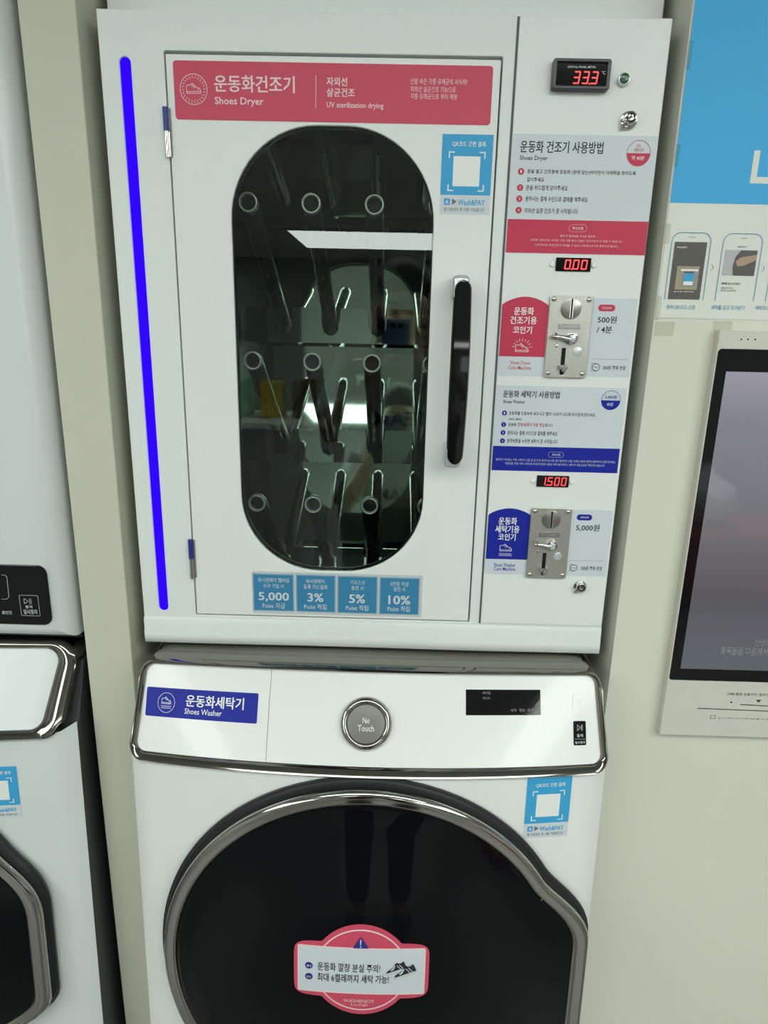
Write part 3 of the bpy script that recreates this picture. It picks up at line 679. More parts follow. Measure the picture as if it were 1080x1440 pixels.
# ================================================================ washers
def washer(cx, dy, side, name, label, main=True, W=WH, dz=DZ):
    root = thing(name, label, 'washing machine', (cx, .25+dy, 0))
    SP, SB = shift(S_panel, cx, dy, W), shift(S_body, cx, dy, W)
    H = W/2; zt = T-.972
    # body: curved front skin + box sides
    bm = bmesh.new(); nx, nz = 40, 26; g = []
    for j in range(nz+1):
        row = []
        for i in range(nx+1):
            u = -1+2*i/nx; x = cx+H*u
            ztop = zt if main else zt+.020*max(0, (abs(u)-.80)/.20)**2
            z = .03+(ztop-.03)*j/nz; y = SB(x, z); e = H-abs(x-cx)
            if e < .010: y += .010-math.sqrt(max(0, .01**2-(.010-e)**2))
            row.append(bm.verts.new((x, y, z)))
        g.append(row)
    for j in range(nz):
        for i in range(nx): bm.faces.new((g[j][i], g[j][i+1], g[j+1][i+1], g[j+1][i]))
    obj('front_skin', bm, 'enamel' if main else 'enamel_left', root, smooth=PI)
    bm = bmesh.new(); xs_ = H-.0006
    yz = [(SB(cx+H, .04)+.0105, .032), (SB(cx+H, T-.97)+.0105, T-.970), (SP(cx+H, T-.965)+.012, T-.966), (SP(cx+H, T-.872)+.012, T-.872), (dy+.004, T-.868), (dy+.07, T-.866), (.55+dy*.5, T-.866), (.55+dy*.5, .032)]
    A_ = [bm.verts.new((cx-xs_, y, z)) for y, z in yz]; B_ = [bm.verts.new((cx+xs_, y, z)) for y, z in yz]
    bm.faces.new(A_); bm.faces.new(B_[::-1])
    for k in range(len(yz)): bm.faces.new((A_[k], A_[(k+1) % len(yz)], B_[(k+1) % len(yz)], B_[k]))
    bmesh.ops.recalc_face_normals(bm, faces=bm.faces)
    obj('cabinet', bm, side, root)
    bm = bmesh.new(); 
    for sx in (-1, 1):
        for yy in (0.0, .5): cyl2 = tube(bm, [(cx+sx*.28, yy+dy, 0), (cx+sx*.28, yy+dy, .035)], .022, 16)
    obj('feet', bm, 'rubber', root)
    # chrome surround of the control panel, lofted from an outer rounded outline to an inner one
    def frame_pt(x, z): return (x, SP(x, z), z)
    inset = 0 if main else .022
    zo1, zo0, zi1, zi0 = T-.8375, T-.9690, T-.8455, T-.9585
    xo, xi = (H-.0005, H-.0105) if main else (H-.010, H-.040)
    N = 8
    def outline(hw_t, hw_b, za, zb, r):
        p = []
        for sx, sz, a in ((1, 1, 0), (-1, 1, 90), (-1, -1, 180), (1, -1, 270)):
            hw = hw_t if sz > 0 else hw_b; zc = (za-r) if sz > 0 else (zb+r); xc = cx+sx*(hw-r)
            for i in range(N+1):
                t = math.radians(a+90*i/N); p.append((xc+r*math.cos(t), zc+r*math.sin(t)))
        q = []
        for i, (x, z) in enumerate(p):
            x2, z2 = p[(i+1) % len(p)]; L = math.hypot(x2-x, z2-z); n = max(1, round(L/.02))
            n = 34 if L > .5 else (6 if L > .03 else 1)
            q += [(x+(x2-x)*k/n, z+(z2-z)*k/n) for k in range(n)]
        return q
    rc = .022 if main else .030
    outer = outline(xo-.008, xo, zo1, zo0, rc) if main else outline(H-.005, H-.012, zo1, zo0, .034)
    inner = outline(xi-.006, xi, zi1, zi0, rc-.009) if main else outline(H-.034, H-.046, zi1-.004, zi0, .020)
    if len(outer) != len(inner):
        m_ = min(len(outer), len(inner)); outer, inner = outer[:m_], inner[:m_]
    n = len(outer); bm = bmesh.new(); lay = []
    for t, out in ((0, .0), (.0, .007), (.25, .0105), (.6, .0095), (.9, .006), (1, .0)):
        lay.append([bm.verts.new((ax+(bx-ax)*t, SP(ax+(bx-ax)*t, az+(bz-az)*t)-(out if t else out), az+(bz-az)*t)) for (ax, az), (bx, bz) in zip(outer, inner)])
    # first layer lies back against the body
    for v in lay[0]: v.co.y = max(v.co.y, -.015+dy) if v.co.z > T-.86 else v.co.y+.02
    for a, b in zip(lay, lay[1:]):
        for k in range(n): bm.faces.new((a[k], a[(k+1) % n], b[(k+1) % n], b[k]))
    bmesh.ops.recalc_face_normals(bm, faces=bm.faces)
    obj('chrome_surround', bm, 'smoke_chrome', root, 'smoked chrome surround of the control panel', smooth=.9)
    # top ledge running back under the machine above
    bm = bmesh.new(); prev = None; NN = 34
    for i in range(NN+1):
        u = -1+2*i/NN; x = cx+(xo-.009)*u; drop = 0
        if i in (0, NN): x = cx+u*(xo-.0005); drop = .032
        yy = SP(x, zo1)
        r_ = [bm.verts.new((x, y, z-drop)) for y, z in ((.06+dy, T-.8350), (.006+dy, T-.8352), (.006+dy+(yy-.006-dy)*.35, T-.8362), (.006+dy+(yy-.006-dy)*.65, T-.8385), (.006+dy+(yy-.006-dy)*.88, T-.8420), (yy-.006, zo1-.0085))]
        if prev:
            for k in range(5): bm.faces.new((prev[k], r_[k], r_[k+1], prev[k+1]))
        prev = r_
    bmesh.ops.recalc_face_normals(bm, faces=bm.faces)
    obj('chrome_top_ledge', bm, 'smoke_chrome', root, smooth=1.1)
    # panel
    bm = bmesh.new()
    fl = Flat(); d_ = inner; ccx = cx; ccz = (zi1+zi0)/2; v = [(ccx, ccz)]; ff = []; nn = len(d_); RR = 14
    for r in range(1, RR+1): v += [(ccx+(x-ccx)*r/RR, ccz+(z-ccz)*r/RR) for x, z in d_]
    for k in range(nn): ff.append((0, 1+k, 1+(k+1) % nn))
    for r in range(RR-1):
        for k in range(nn): q0 = 1+r*nn; ff.append((q0+k, q0+nn+k, q0+nn+(k+1) % nn, q0+(k+1) % nn))
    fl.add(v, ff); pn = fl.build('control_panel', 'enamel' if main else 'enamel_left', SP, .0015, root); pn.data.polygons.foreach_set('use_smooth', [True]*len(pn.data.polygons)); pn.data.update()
    # door
    def SG(x, z):
        r2 = ((x-cx)**2+(z-dz)**2)/.27**2; return SB(cx, z)-.022-.030*max(0, 1-r2)
    def hand(a):                       # outline radius: circle with the grip bulge on the right
        d = math.degrees(a); d = (d+180) % 360-180
        b = 0
        if -40 < d < 31:
            if d > 8: s = (31-d)/23; b = s*s*(3-2*s)
            elif d < -22: s = (d+40)/18; b = s*s*(3-2*s)
            else: b = 1
        return b
    n = 144
    def loop(R, off, hx):
        L_ = []; hx = hx if main else hx-.021
        for i in range(n):
            a = 2*PI*i/n; b = hand(a); r = R
            x, z = R*math.cos(a), R*math.sin(a)
            if b: xs = hx; x = x+(xs-x)*b*.98 if xs > x else x
            L_.append((cx+x, SB(cx+x*.85, dz+z)-off if True else 0, dz+z))
        return L_
    bm = bmesh.new(); L0 = [loop(.3068, .0006, .338), loop(.3068, .004, .338), loop(.301, .003, .330)]
    R3 = [[bm.verts.new(p) for p in l] for l in L0]
    for a, b in zip(R3, R3[1:]):
        for k in range(n): bm.faces.new((a[k], a[(k+1) % n], b[(k+1) % n], b[k]))
    bmesh.ops.recalc_face_normals(bm, faces=bm.faces); dr = obj('door', bm, 'darkside', root, 'round front-loading door', smooth=.8)
    bm = bmesh.new(); R3 = [[bm.verts.new(p) for p in l] for l in (loop(.3020, .003, .332), loop(.2945, .0105, .325), loop(.2960, .0145, .328))]
    for a, b in zip(R3, R3[1:]):
        for k in range(n): bm.faces.new((a[k], a[(k+1) % n], b[(k+1) % n], b[k]))
    bmesh.ops.recalc_face_normals(bm, faces=bm.faces); obj('door_gasket', bm, 'rubber', dr, smooth=PI)
    bm = bmesh.new(); L0 = [loop(.2960, .0140, .330), loop(.2990, .0200, .334), loop(.2970, .0255, .332), loop(.2905, .0278, .326), loop(.2865, .0262, .321), loop(.2840, .0275, .317), loop(.2795, .0262, .311), loop(.2780, .0225, .309)]
    R3 = [[bm.verts.new(p) for p in l] for l in L0]
    for a, b in zip(R3, R3[1:]):
        for k in range(n): bm.faces.new((a[k], a[(k+1) % n], b[(k+1) % n], b[k]))
    bmesh.ops.recalc_face_normals(bm, faces=bm.faces); obj('chrome_ring', bm, 'ringchrome', dr, 'double chrome ring with grip bulge at the right', smooth=PI)
    bm = bmesh.new(); R3 = [[bm.verts.new(p) for p in loop(.2785, .0235, .310)]]
    for q in range(11, 0, -1):
        rr = .27*q/11; R3.append([bm.verts.new((cx+rr*math.cos(2*PI*i/n), SG(cx+rr*math.cos(2*PI*i/n), dz+rr*math.sin(2*PI*i/n)), dz+rr*math.sin(2*PI*i/n))) for i in range(n)])
    for a, b in zip(R3, R3[1:]):
        for k in range(n): bm.faces.new((a[k], a[(k+1) % n], b[(k+1) % n], b[k]))
    bm.faces.new(R3[-1]); bmesh.ops.recalc_face_normals(bm, faces=bm.faces)
    obj('door_glass', bm, 'doorglass', dr, 'bulging black door glass', smooth=PI)
    # seam where the grip starts on the ring
    for d in (26, -38):
        a = math.radians(d); x = cx+.288*math.cos(a)+.004; z = dz+.288*math.sin(a)
        obj('grip_seam', tube(bmesh.new(), [(x-.010, SB(cx+x*.85-cx*.85, z)-.0285, z-.001), (x-.004, SB(x, z)-.030, z+.0015), (x+.010, SB(x, z)-.0225, z+.006)], .0008, 8), 'chrome', dr)
    return root, SP, SB, SG
wsh, SP, SB, SG = washer(0, 0, 'enamel', 'shoe_washer', 'white front-loading shoe washer under the drying cabinet, pink warning sticker on its black door')
# name sticker
qa, qb, qc, qd = (-0.3253,0.9529), (-0.1605,0.9540), (-0.1601,0.9179), (-0.3261,0.9152)
nx0, nx1, nz0, nz1 = (qa[0]+qd[0])/2, (qb[0]+qc[0])/2, (qc[1]+qd[1])/2, (qa[1]+qb[1])/2
ns = Flat().poly(rrect(nx0, nx1, nz0, nz1, .0022, 4), rings=6).build('name_sticker', 'navy2', SP, .0020, wsh, .0002, 'dark blue shoe washer name sticker')
fl = Flat(); fl.text('운동화세탁기', (-0.2662,0.9321), (-0.1808,0.9470), .026); fl.text('Shoes Washer', (-0.2671,0.9228), (-0.2121,0.9299), .008)
cx, cz = (-0.2953,0.9350); fl.ring(circ(cx, cz, .0128, 40), circ(cx, cz, .0123, 40)); shoe_icon(fl, cx, cz+.002, .0068, .0006); waves(fl, cx, cz-.0045, .0075, .0005, .0005); waves(fl, cx, cz-.0068, .0070, .0005, .0005)
fl.build('white_lettering', 'white', SP, .0026, ns)
Flat().stroke([(-0.1436,0.9876), (-0.1436,0.9693), (-0.1440,0.9460), (-0.1440,0.9201), (-0.1439,0.8917), (-0.1436,0.8702)], .0006).build('panel_seam', 'seam', SP, .0018, wsh)
# knob
kx, kz = (-0.0032,0.9194); ky = S_panel(kx, kz)
kz += .003
prof = [(.0372, ky+.001), (.0372, ky-.0025), (.0362, ky-.0065), (.0335, ky-.0095), (.0300, ky-.0102), (.0280, ky-.0092), (.0272, ky-.0080), (.0262, ky-.0078)]
TH = math.atan(.060/.112); KP = Vector((kx, ky, kz))
KM = Matrix.Translation(KP) @ Matrix.Rotation(-TH, 4, 'X') @ Matrix.Translation(-KP)      # the dial faces up with the leaning panel
def tilted(bm): bmesh.ops.transform(bm, matrix=KM, verts=bm.verts); return bm
kb = obj('dial_knob', tilted(lathe(bmesh.new(), kx, kz, prof, 64)), 'ringchrome', wsh, 'round dial with smoked chrome rim', smooth=.8)
obj('knob_face', tilted(bev_all(cyl(bmesh.new(), kx, kz, .0264, ky-.0095, ky-.002, 48), .0008)), 'knobface', kb, 'grey knob face', smooth=.5)
FC = KM @ Vector((kx, ky-.0095, kz))
fl = Flat(); fl.text('No', (kx-.0048, FC.z+.0009), (kx+.0048, FC.z+.0082), .008); fl.text('Touch', (kx-.0115, FC.z-.0086), (kx+.0115, FC.z-.0011), .008)
fl.build('lettering', 'white', lambda x, z: FC.y+(z-FC.z)*math.tan(TH), .0004, kb)
# display window
dx0, dx1, dz0, dz1 = (0.1393,0.9500)[0], (0.2476,0.9500)[0], (0.1924,0.9345)[1], (0.1928,0.9657)[1]
ds = Flat().rect((dx0, dz0), (dx1, dz1), rings=6).build('status_display', 'blackgloss', SP, .0018, wsh, .0004, 'narrow black status display')
fl = Flat(); fl.text('예약됨', (0.1634,0.9600), (0.1748,0.9638)); fl.text('Wi-Fi', (0.1633,0.9539), (0.1737,0.9571)); fl.text('세탁  헹굼  탈수', (0.2034,0.9388), (0.2374,0.9427)); fl.build('lettering', 'greyink', SP, .0026, ds)
pa, pb = (0.2948,0.9400), (0.3118,0.9597)
pw_ = Flat().poly(rrect(pa[0], pb[0], pa[1], pb[1], .0015, 3), rings=2).build('power_button', 'enamel', SP, .0018, wsh, .0006)
Flat().text('⏻', (pa[0]+.005, pa[1]+.008), (pb[0]-.005, pb[1]-.006), 0).build('power_symbol', 'paleblue', SP, .0028, pw_)
sa, sb = (0.2951,0.8958), (0.3134,0.9259)
sb_ = Flat().poly(rrect(sa[0], sb[0], sa[1], sb[1], .0015, 3), rings=3).build('start_button', 'blackgloss', SP, .0018, wsh, .0006, 'black start pause button')
fl = Flat(); c = (0.3044,0.9180)
fl.stroke([(c[0]-.0035, c[1]-.0035), (c[0]-.0035, c[1]+.0035), (c[0]+.0010, c[1]), (c[0]-.0035, c[1]-.0035)], .0005); fl.stroke([(c[0]+.0022, c[1]-.0035), (c[0]+.0022, c[1]+.0035)], .0005); fl.stroke([(c[0]+.0038, c[1]-.0035), (c[0]+.0038, c[1]+.0035)], .0005)
fl.text('동작', (0.2999,0.9060), (0.3095,0.9101), .01); fl.text('일시정지', (0.2969,0.8978), (0.3113,0.9012), .01); fl.stroke([(0.2970,0.9040), (0.3117,0.9035)], .0003)
fl.build('lettering', 'film', SP, .0028, sb_)
pay_sticker(wsh, (0.2278,0.8115)[0], (0.2931,0.8075)[0], (0.2643,0.7584)[1], (0.2566,0.8560)[1], SB, 'sky blue payment sticker at the right above the door')
# warning sticker on the door glass
C0 = (-0.0013,0.5867)
def sg(x, z): return (C0[0]+x, C0[1]+z)
ccx, ccz = (-0.0013,0.5867)
hwB = ((0.0939,0.5864)[0]-(-0.0984,0.5786)[0])/2; hhC = ((-0.0025,0.6582)[1]-(-0.0002,0.5080)[1])/2; hhB = ((-0.0020,0.6310)[1]-(-0.0006,0.5390)[1])/2
rC = hwB*.735
def badge(hw, hh, rx, rz, n=120):
    pts = []
    for i in range(n):
        a = 2*PI*i/n; c_, s_ = math.cos(a), math.sin(a)
        e = 1/math.sqrt((c_/rx)**2+(s_/rz)**2); p = 8
        b = (abs(c_/hw)**p+abs(s_/hh)**p)**(-1/p)
        pts.append((ccx+max(e, b)*c_, ccz+max(e, b)*s_))
    return pts
wr = Flat().poly(badge(hwB, hhB, rC, hhC), rings=8, seg=.02).build('warning_sticker', 'pink', SG, .0006, wsh, .0002, 'rose red and white warning sticker on the black door')
fl = Flat(); o_ = circ(ccx, ccz, rC*.93, 64, hhC*.90); i_ = circ(ccx, ccz, rC*.905, 64, hhC*.87)
fl.ring(o_, i_)
hb, hz_ = hwB*.945, hhB*.84
fl.poly(rrect(ccx-hb, ccx+hb, ccz-hz_, ccz+hz_, .003, 4), rings=8)
fl.build('pale_outline', 'pinkwhite', SG, .0012, wr)
Flat().poly(rrect(ccx-hb+.0022, ccx+hb-.0022, ccz-hz_+.0022, ccz+hz_-.0022, .001, 3), rings=8).build('banner_print', 'paleblue', SG, .0016, wr)
fl = Flat(); fl.text('운동화 깔창 분실 주의!', (-0.0633,0.5861), (0.0256,0.6002), .010); fl.text('최대 6켤레까지 세탁 가능!', (-0.0637,0.5681), (0.0383,0.5822), .010)
fl.build('dark_lettering', 'ink', SG, .0021, wr)
fl = Flat(); b1, b2 = (-0.0758,0.5929), (-0.0758,0.5746)
for q in (b1, b2): Flat().poly(circ(*q, .0055, 24)).build('number_badge', 'navy', SG, .0021, wr)
t0 = (-0.0027,0.6435); t1 = (-0.0136,0.6252); t2 = (0.0091,0.6256); fl.poly([t1, t2, t0])
fl.build('warning_triangle', 'navy', SG, .0021, wr)
fl = Flat()
for q, s in ((b1, '01'), (b2, '02')): fl.text(s, (q[0]-.0030, q[1]-.0017), (q[0]+.0030, q[1]+.0017), .02)
fl.text('!', (t0[0]-.0009, t1[1]+.0018), (t0[0]+.0009, t0[1]-.0035), .03)
fl.text('WASHENJOY', (-0.0259,0.5324), (0.0181,0.5402), 0); fl.text('Lounge', (-0.0150,0.5273), (0.0089,0.5331), 0)
fl.build('white_lettering', 'pinkwhite', SG, .0026, wr)
# pair of printed sneakers
for k, (sx, sy, s) in enumerate(((770, 355, .92), (832, 382, 1.0))):
    c = (0.0479,0.5924) if k == 0 else (0.0608,0.5869); L = .0165*s; tilt = .35
    def rt(pts): return [(c[0]+L*(x*math.cos(tilt)-z*math.sin(tilt)), c[1]+L*(x*math.sin(tilt)+z*math.cos(tilt))) for x, z in pts]
    up = rt([(-.98, -.16), (-.90, .02), (-.60, .14), (-.28, .24), (.02, .52), (.30, .66), (.46, .50), (.72, .48), (.94, .62), (1.0, .10), (.98, -.16)])
    so = rt([(-1.04, -.14), (-1.08, -.30), (-.92, -.42), (.92, -.42), (1.04, -.30), (1.02, -.12)])
    o1 = Flat().poly(up).build('shoe_print', 'ink', SG, .0022+.0006*k, wr)
    fl = Flat(); fl.poly(so)
    for q in (.0, .24): fl.stroke(rt([(.22+q, .36), (.42+q, -.08)]), .0011)
    fl.poly(rt([(-.55, .08), (-.30, .18), (-.02, .46), (.10, .40), (-.18, .06), (-.42, -.02)]))
    fl.build('sole_print', 'film', SG, .0025+.0006*k, wr)

# neighbouring washer at the left edge, set 5 cm further back
ws2, SP2, SB2, SG2 = washer(-.817, .048, 'darkside', 'washing_machine', 'white washing machine with dark sides cut off by the left edge of the photo', main=False, W=.74, dz=T-1.305)
pay_sticker(ws2, -.595, -.5345, T-1.104, T-1.016, SB2, 'sky blue payment sticker beside the left edge')

# ================================================================ stacked dryer above the left washer
dr2 = thing('tumble_dryer', 'white tumble dryer with black control panel stacked on the left washing machine', 'dryer', (-.79, .3, T-.83))
xl, xr, zb, zt = -1.134, -.4455, T-.824, T+.16
bm = bmesh.new(); box(bm, xl, xr, -.028, .55, zb, zt)
es = [e for e in bm.edges if (abs(e.verts[0].co.y+.028) < 1e-5 and abs(e.verts[1].co.y+.028) < 1e-5)]
bmesh.ops.bevel(bm, geom=es, offset=.030, segments=8, affect='EDGES', profile=.5)
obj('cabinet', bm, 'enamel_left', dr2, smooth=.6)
obj('dark_base', B(xl+.01, xr-.004, .012, .55, T-.835, zb+.0), 'rubber', dr2)
cxx, czz = -.79, T-.30; y0 = -.028
bm = lathe(bmesh.new(), cxx, czz, [(.300, y0-.0002), (.294, y0-.004), (.288, y0-.003), (.284, y0-.008), (.272, y0-.012), (.266, y0-.008)], 96)
dd = obj('door', bm, 'smoke_chrome', dr2, 'round door with chrome rim', smooth=PI)
bm = lathe(bmesh.new(), cxx, czz, [(.267, y0-.008), (.20, y0-.020), (.12, y0-.027), (0, y0-.030)], 96); obj('door_glass', bm, 'doorglass', dd, smooth=PI)
pnl = obj('control_display', bev_all(P(rrect(-1.10, -.4700, T-.7960, T-.7030, .013, 6), [], -.0305, -.0275), .0008), 'blackgloss', dr2, 'black glass control display')
fl = Flat(); FL = const(-.0305)
def L_(x, y): return None
fl.stroke([(-0.5352,1.1115), (-0.5306,1.1116), (-0.5279,1.1088), (-0.5288,1.0778), (-0.5324,1.0740), (-0.5401,1.0738)], .0006)
r0, r1 = (-0.5140,1.0484), (-0.4861,1.0811)
fl.ring(rrect(r0[0], r1[0], r0[1], r1[1], .002), rrect(r0[0]+.0005, r1[0]-.0005, r0[1]+.0005, r1[1]-.0005, .0016))
c = (-0.5023,1.0716)
fl.stroke([(c[0]-.005, c[1]-.004), (c[0]-.005, c[1]+.004), (c[0]+.0012, c[1]), (c[0]-.005, c[1]-.004)], .0006); fl.stroke([(c[0]+.003, c[1]-.004), (c[0]+.003, c[1]+.004)], .0006); fl.stroke([(c[0]+.0052, c[1]-.004), (c[0]+.0052, c[1]+.004)], .0006)
fl.text('동작', (-0.5067,1.0603), (-0.4957,1.0652), .01); fl.text('일시정지', (-0.5102,1.0510), (-0.4903,1.0587), .01); fl.text('불안전', (-0.5424,1.0501), (-0.5278,1.0555), .01)
fl.build('lettering', 'film', FL, .0004, pnl)

# ================================================================ right wall: poster and kiosk
FW = const(-.0100)
pos = thing('wall_poster', 'large sky blue and white payment guide poster taped to the wall above the kiosk', 'poster', (.36, -.0105, T-.342))
PX0, PX1, PZ0, PZ1 = .3645, 1.10, T-.342, T+.34
Flat().rect((PX0, PZ0), (PX1, PZ1)).build('paper', 'posterw', FW, .0004, pos, .0004)
Flat().rect((PX0, T-.2035), (PX1, PZ1)).build('blue_print', 'poster', FW, .0011, pos)
fl = Flat(); a = (0.4595,1.6840); b = (0.4614,1.6568); lw = .0075
fl.stroke([(a[0]+lw/2, a[1]), (a[0]+lw/2, a[1]-.030), (a[0]+.16, a[1]-.030)], lw)
fl.build('corner_bracket_print', 'posterw', FW, .0014, pos)
def phone_print(i, X):
    w_, zt, zb = .0495, T-.238, T-.3185
    fl = Flat(); r = .011; out = [(X, zb), (X, zt-r)]+[(X+r-r*math.cos(PI/2*k/6), zt-r+r*math.sin(PI/2*k/6)) for k in range(7)]+[(X+w_-r+r*math.sin(PI/2*k/6), zt-r+r*math.cos(PI/2*k/6)) for k in range(7)]+[(X+w_, zb)]
    fl.stroke(out, .0009); fl.build('phone_outline_print', 'blueink', FW, .0014, pos)
    if i == 0:
        Flat().rect((X+.004, zb), (X+w_-.0045, zt-.011)).build('dark_picture_print', 'photo_dark', FW, .0013, pos)
        f2 = Flat(); f2.rect((X+.011, zb+.012), (X+w_-.010, zt-.040)); f2.build('picture_print', 'photo_tan', FW, .0015, pos)
        f2 = Flat(); f2.rect((X+.019, zb+.016), (X+w_-.0105, zt-.0445)); f2.build('picture_print', 'photo_mid', FW, .0017, pos)
        f2 = Flat(); f2.rect((X+.021, zb+.030), (X+.033, zt-.046)); f2.build('picture_print', 'photo_dark', FW, .0019, pos)
        f2 = Flat(); f2.rect((X+.021, zb+.020), (X+.033, zb+.032)); f2.build('picture_print', 'sky', FW, .0020, pos)
        f2 = Flat(); f2.rect((X+.021, zb+.0175), (X+.033, zb+.022)); f2.text('Wash&PAY', (X+.007, zt-.0185), (X+.020, zt-.0165)); f2.text('QR 코드를 스캔해 주세요', (X+.010, zb+.0085), (X+.036, zb+.0102)); f2.rect((X+.016, zt-.046), (X+.038, zt-.0435)); f2.build('lettering', 'white', FW, .0022, pos)
    else:
        Flat().rect((X+.004, zt-.050), (X+w_-.0045, zt-.0195)).build('picture_print', 'photo_light', FW, .0013, pos)
        f2 = Flat(); f2.poly([(X+.018, zt-.050), (X+.016, zt-.040), (X+.018, zt-.028), (X+.024, zt-.0195), (X+w_-.0045, zt-.0195), (X+w_-.0045, zt-.050)]); f2.build('picture_print', 'photo_dark', FW, .0015, pos)
        f2 = Flat(); f2.poly([(X+.019, zt-.033), (X+.025, zt-.028), (X+w_-.0045, zt-.0245), (X+w_-.0045, zt-.031), (X+.030, zt-.038), (X+.022, zt-.039)]); f2.build('picture_print', 'photo_skin', FW, .0017, pos)
        f2 = Flat(); f2.text('세탁물 넣고 도어닫기', (X+.005, zt-.0615), (X+.029, zt-.0585), .02); f2.text('세탁물을 세탁기에 넣고', (X+.005, zt-.0665), (X+.021, zt-.0645)); f2.text('문을 닫고 코드를 입력하세요', (X+.005, zt-.0695), (X+.025, zt-.0675)); f2.text('세탁하기', (X+.0185, zt-.0165), (X+.030, zt-.0145), .02); f2.build('lettering', 'ink', FW, .0014, pos)
    f2 = Flat(); f2.stroke([(X+.021, zt-.0052), (X+.029, zt-.0052)], .0006); f2.build('speaker_print', 'greyink', FW, .0014, pos)
X0 = (0.3722,1.5439)[0]
for i, X in enumerate((.3727, .4378, .5028)):
    phone_print(min(i, 1), X)
    if i: fl = Flat().stroke([(X-.0105, T-.2755), (X-.0080, T-.279), (X-.0105, T-.2825)], .0007); fl.build('arrow_print', 'greyink', FW, .0014, pos)
fl = Flat(); fl.text('장비 QR코드 스캔', (0.3763,1.4986), (0.4130,1.5046), .006); fl.text('세탁물 넣고 도어닫기', (0.4341,1.4995), (0.4773,1.5053), .006); fl.text('세탁코스 선택하기', (0.4913,1.5001), (0.5293,1.5058), .006)
fl.build('blue_lettering', 'blueink', FW, .0014, pos)
for (xx, zz, ww, hh) in ((.357, T-.042, .012, .030), (.357, T-.150, .012, .026), (.357, T-.240, .012, .024), (.357, T-.330, .012, .030), (.3640, T-.356, .026, .018), (.4400, T-.351, .025, .013)):
    obj('tape_piece', B(max(xx, .3626), xx+ww, -.0122, -.0117, zz-hh/2, zz+hh/2), 'tape', pos)

# kiosk set into the wall
kio = thing('payment_kiosk', 'beige framed payment kiosk with tall black touch screen built into the wall', 'kiosk', (.66, -.02, T-.955))
KY = -.024
kx0, kz0, kz1 = (0.4441,1.4419)[0], (0.4793,0.8758)[1], (0.4510,1.4744)[1]
sx0, sz1, sz0 = (0.4450,1.4237)[0]+.0012, (0.4640,1.4505)[1], (0.4929,0.9685)[1]
bm = P(rrect(kx0, .90, kz0, kz1, .002, 3), [rrect(sx0, .888, sz0, sz1, .005, 5)], KY, -.002)
kf = obj('kiosk_frame', bev_all(bm, .001), 'kiosk', kio)
gl_ = obj('screen_bezel', P(rrect(sx0, .888, sz0, sz1, .005, 5), [], KY+.0022, -.004), 'blackgloss', kio, 'black glass bezel')
ix0, iz1, iz0 = (0.4611,1.2198)[0], (0.4778,1.4217)[1], (0.5058,0.9878)[1]
Flat().rect((ix0, iz0), (.872, iz1)).build('lit_display', 'screen', const(KY+.0022), .0004, kio, .0002, 'dim grey-blue display area')
fl = Flat(); fl.text('안녕하세요', (0.5643,1.0279), (0.6017,1.0393), .0); fl.text('품목들을 다음에서 선택', (0.5157,1.0126), (0.6041,1.0256), 0); fl.build('screen_lettering', 'photo_mid', const(KY+.0022), .0010, kio)
FK = const(KY)
fl = Flat()
for q in ((0.4732,1.4630), (0.4821,1.4632), (0.4912,1.4634)): fl.poly(circ(*q, .0012, 12))
fl.poly(circ(*(0.5439,0.9351), .0014, 14))
p = (0.5795,0.9402); q = (0.5883,0.9405); r = (0.5846,0.9358); fl.poly([p, r, q])
fl.stroke([(0.5583,0.9317), (0.6391,0.9289)], .0013); fl.stroke([(0.4950,0.9232), (0.6405,0.9212)], .0013)
a = (0.5164,0.9058); b = (0.5238,0.9120); fl.ring([a, (b[0], a[1]), b, (a[0], b[1])], [(a[0]+.0006, a[1]+.0006), (b[0]-.0006, a[1]+.0006), (b[0]-.0006, b[1]-.0006), (a[0]+.0006, b[1]-.0006)])
fl.text('아래 통로 신용카드 접어 넣을 수 있습니다', (0.5359,0.9466), (0.6350,0.9512), .008)
fl.text('본 기 번호 이 신용카드를 한 분씩 넣어 주세요', (0.5278,0.9070), (0.6428,0.9087), .008)
fl.build('front_print', 'ink', FK, .0004, kio)

# ================================================================ room behind the photographer
def lamp(i, x0, x1, y0, y1, lab):
    t = thing('ceiling_light', lab, 'ceiling light', ((x0+x1)/2, (y0+y1)/2, Z1), 'ceiling lights')
    obj('light_frame', B(x0-.02, x1+.02, y0-.02, y1+.02, Z1-.02, Z1-.0005), 'lamph', t)
    obj('diffuser', B(x0, x1, y0, y1, Z1-.026, Z1-.021), 'lampm', t)
lamp(0, -.9, 1.1, -1.75, -1.35, 'long ceiling light panel nearest the machines')
lamp(1, -2.6, -1.8, -5.5, -1.0, 'long ceiling light panel over the left side of the room')
lamp(2, 1.5, 2.3, -5.5, -1.0, 'long ceiling light panel over the right side of the room')
lamp(3, -1.11, 1.5, -8.06, -6.50, 'wide ceiling light panel at the far end of the room')
# far wall: windows, door, notices
for i, (a, b) in enumerate(((-3.45, -2.75), (1.0, 1.9), (2.1, 3.0))):
    o = struct('window_%d' % (i+1), P([(a, .95), (b, .95), (b, 2.05), (a, 2.05)], [[(a+.06, 1.01), (b-.06, 1.01), (b-.06, 1.99), (a+.06, 1.99)]], -9.79, -9.75), 'ceil')
    pz = obj('pane', B(a+.06, b-.06, -9.79, -9.77, 1.01, 1.99), 'daylight', o)
tb = thing('folding_table', 'white laundry folding table behind the photographer', 'table', (-1.1, -3.3, 0))
obj('tabletop', B(-1.9, -.35, -3.6, -3.0, .86, .90, bev=.005), 'white', tb)
for x in (-1.85, -.45):
    for y in (-3.55, -3.1): obj('leg', B(x, x+.05, y, y+.05, 0, .86), 'silver', tb)
bn_ = thing('bench', 'dark red bench behind the photographer', 'bench', (2.25, -2.75, 0))
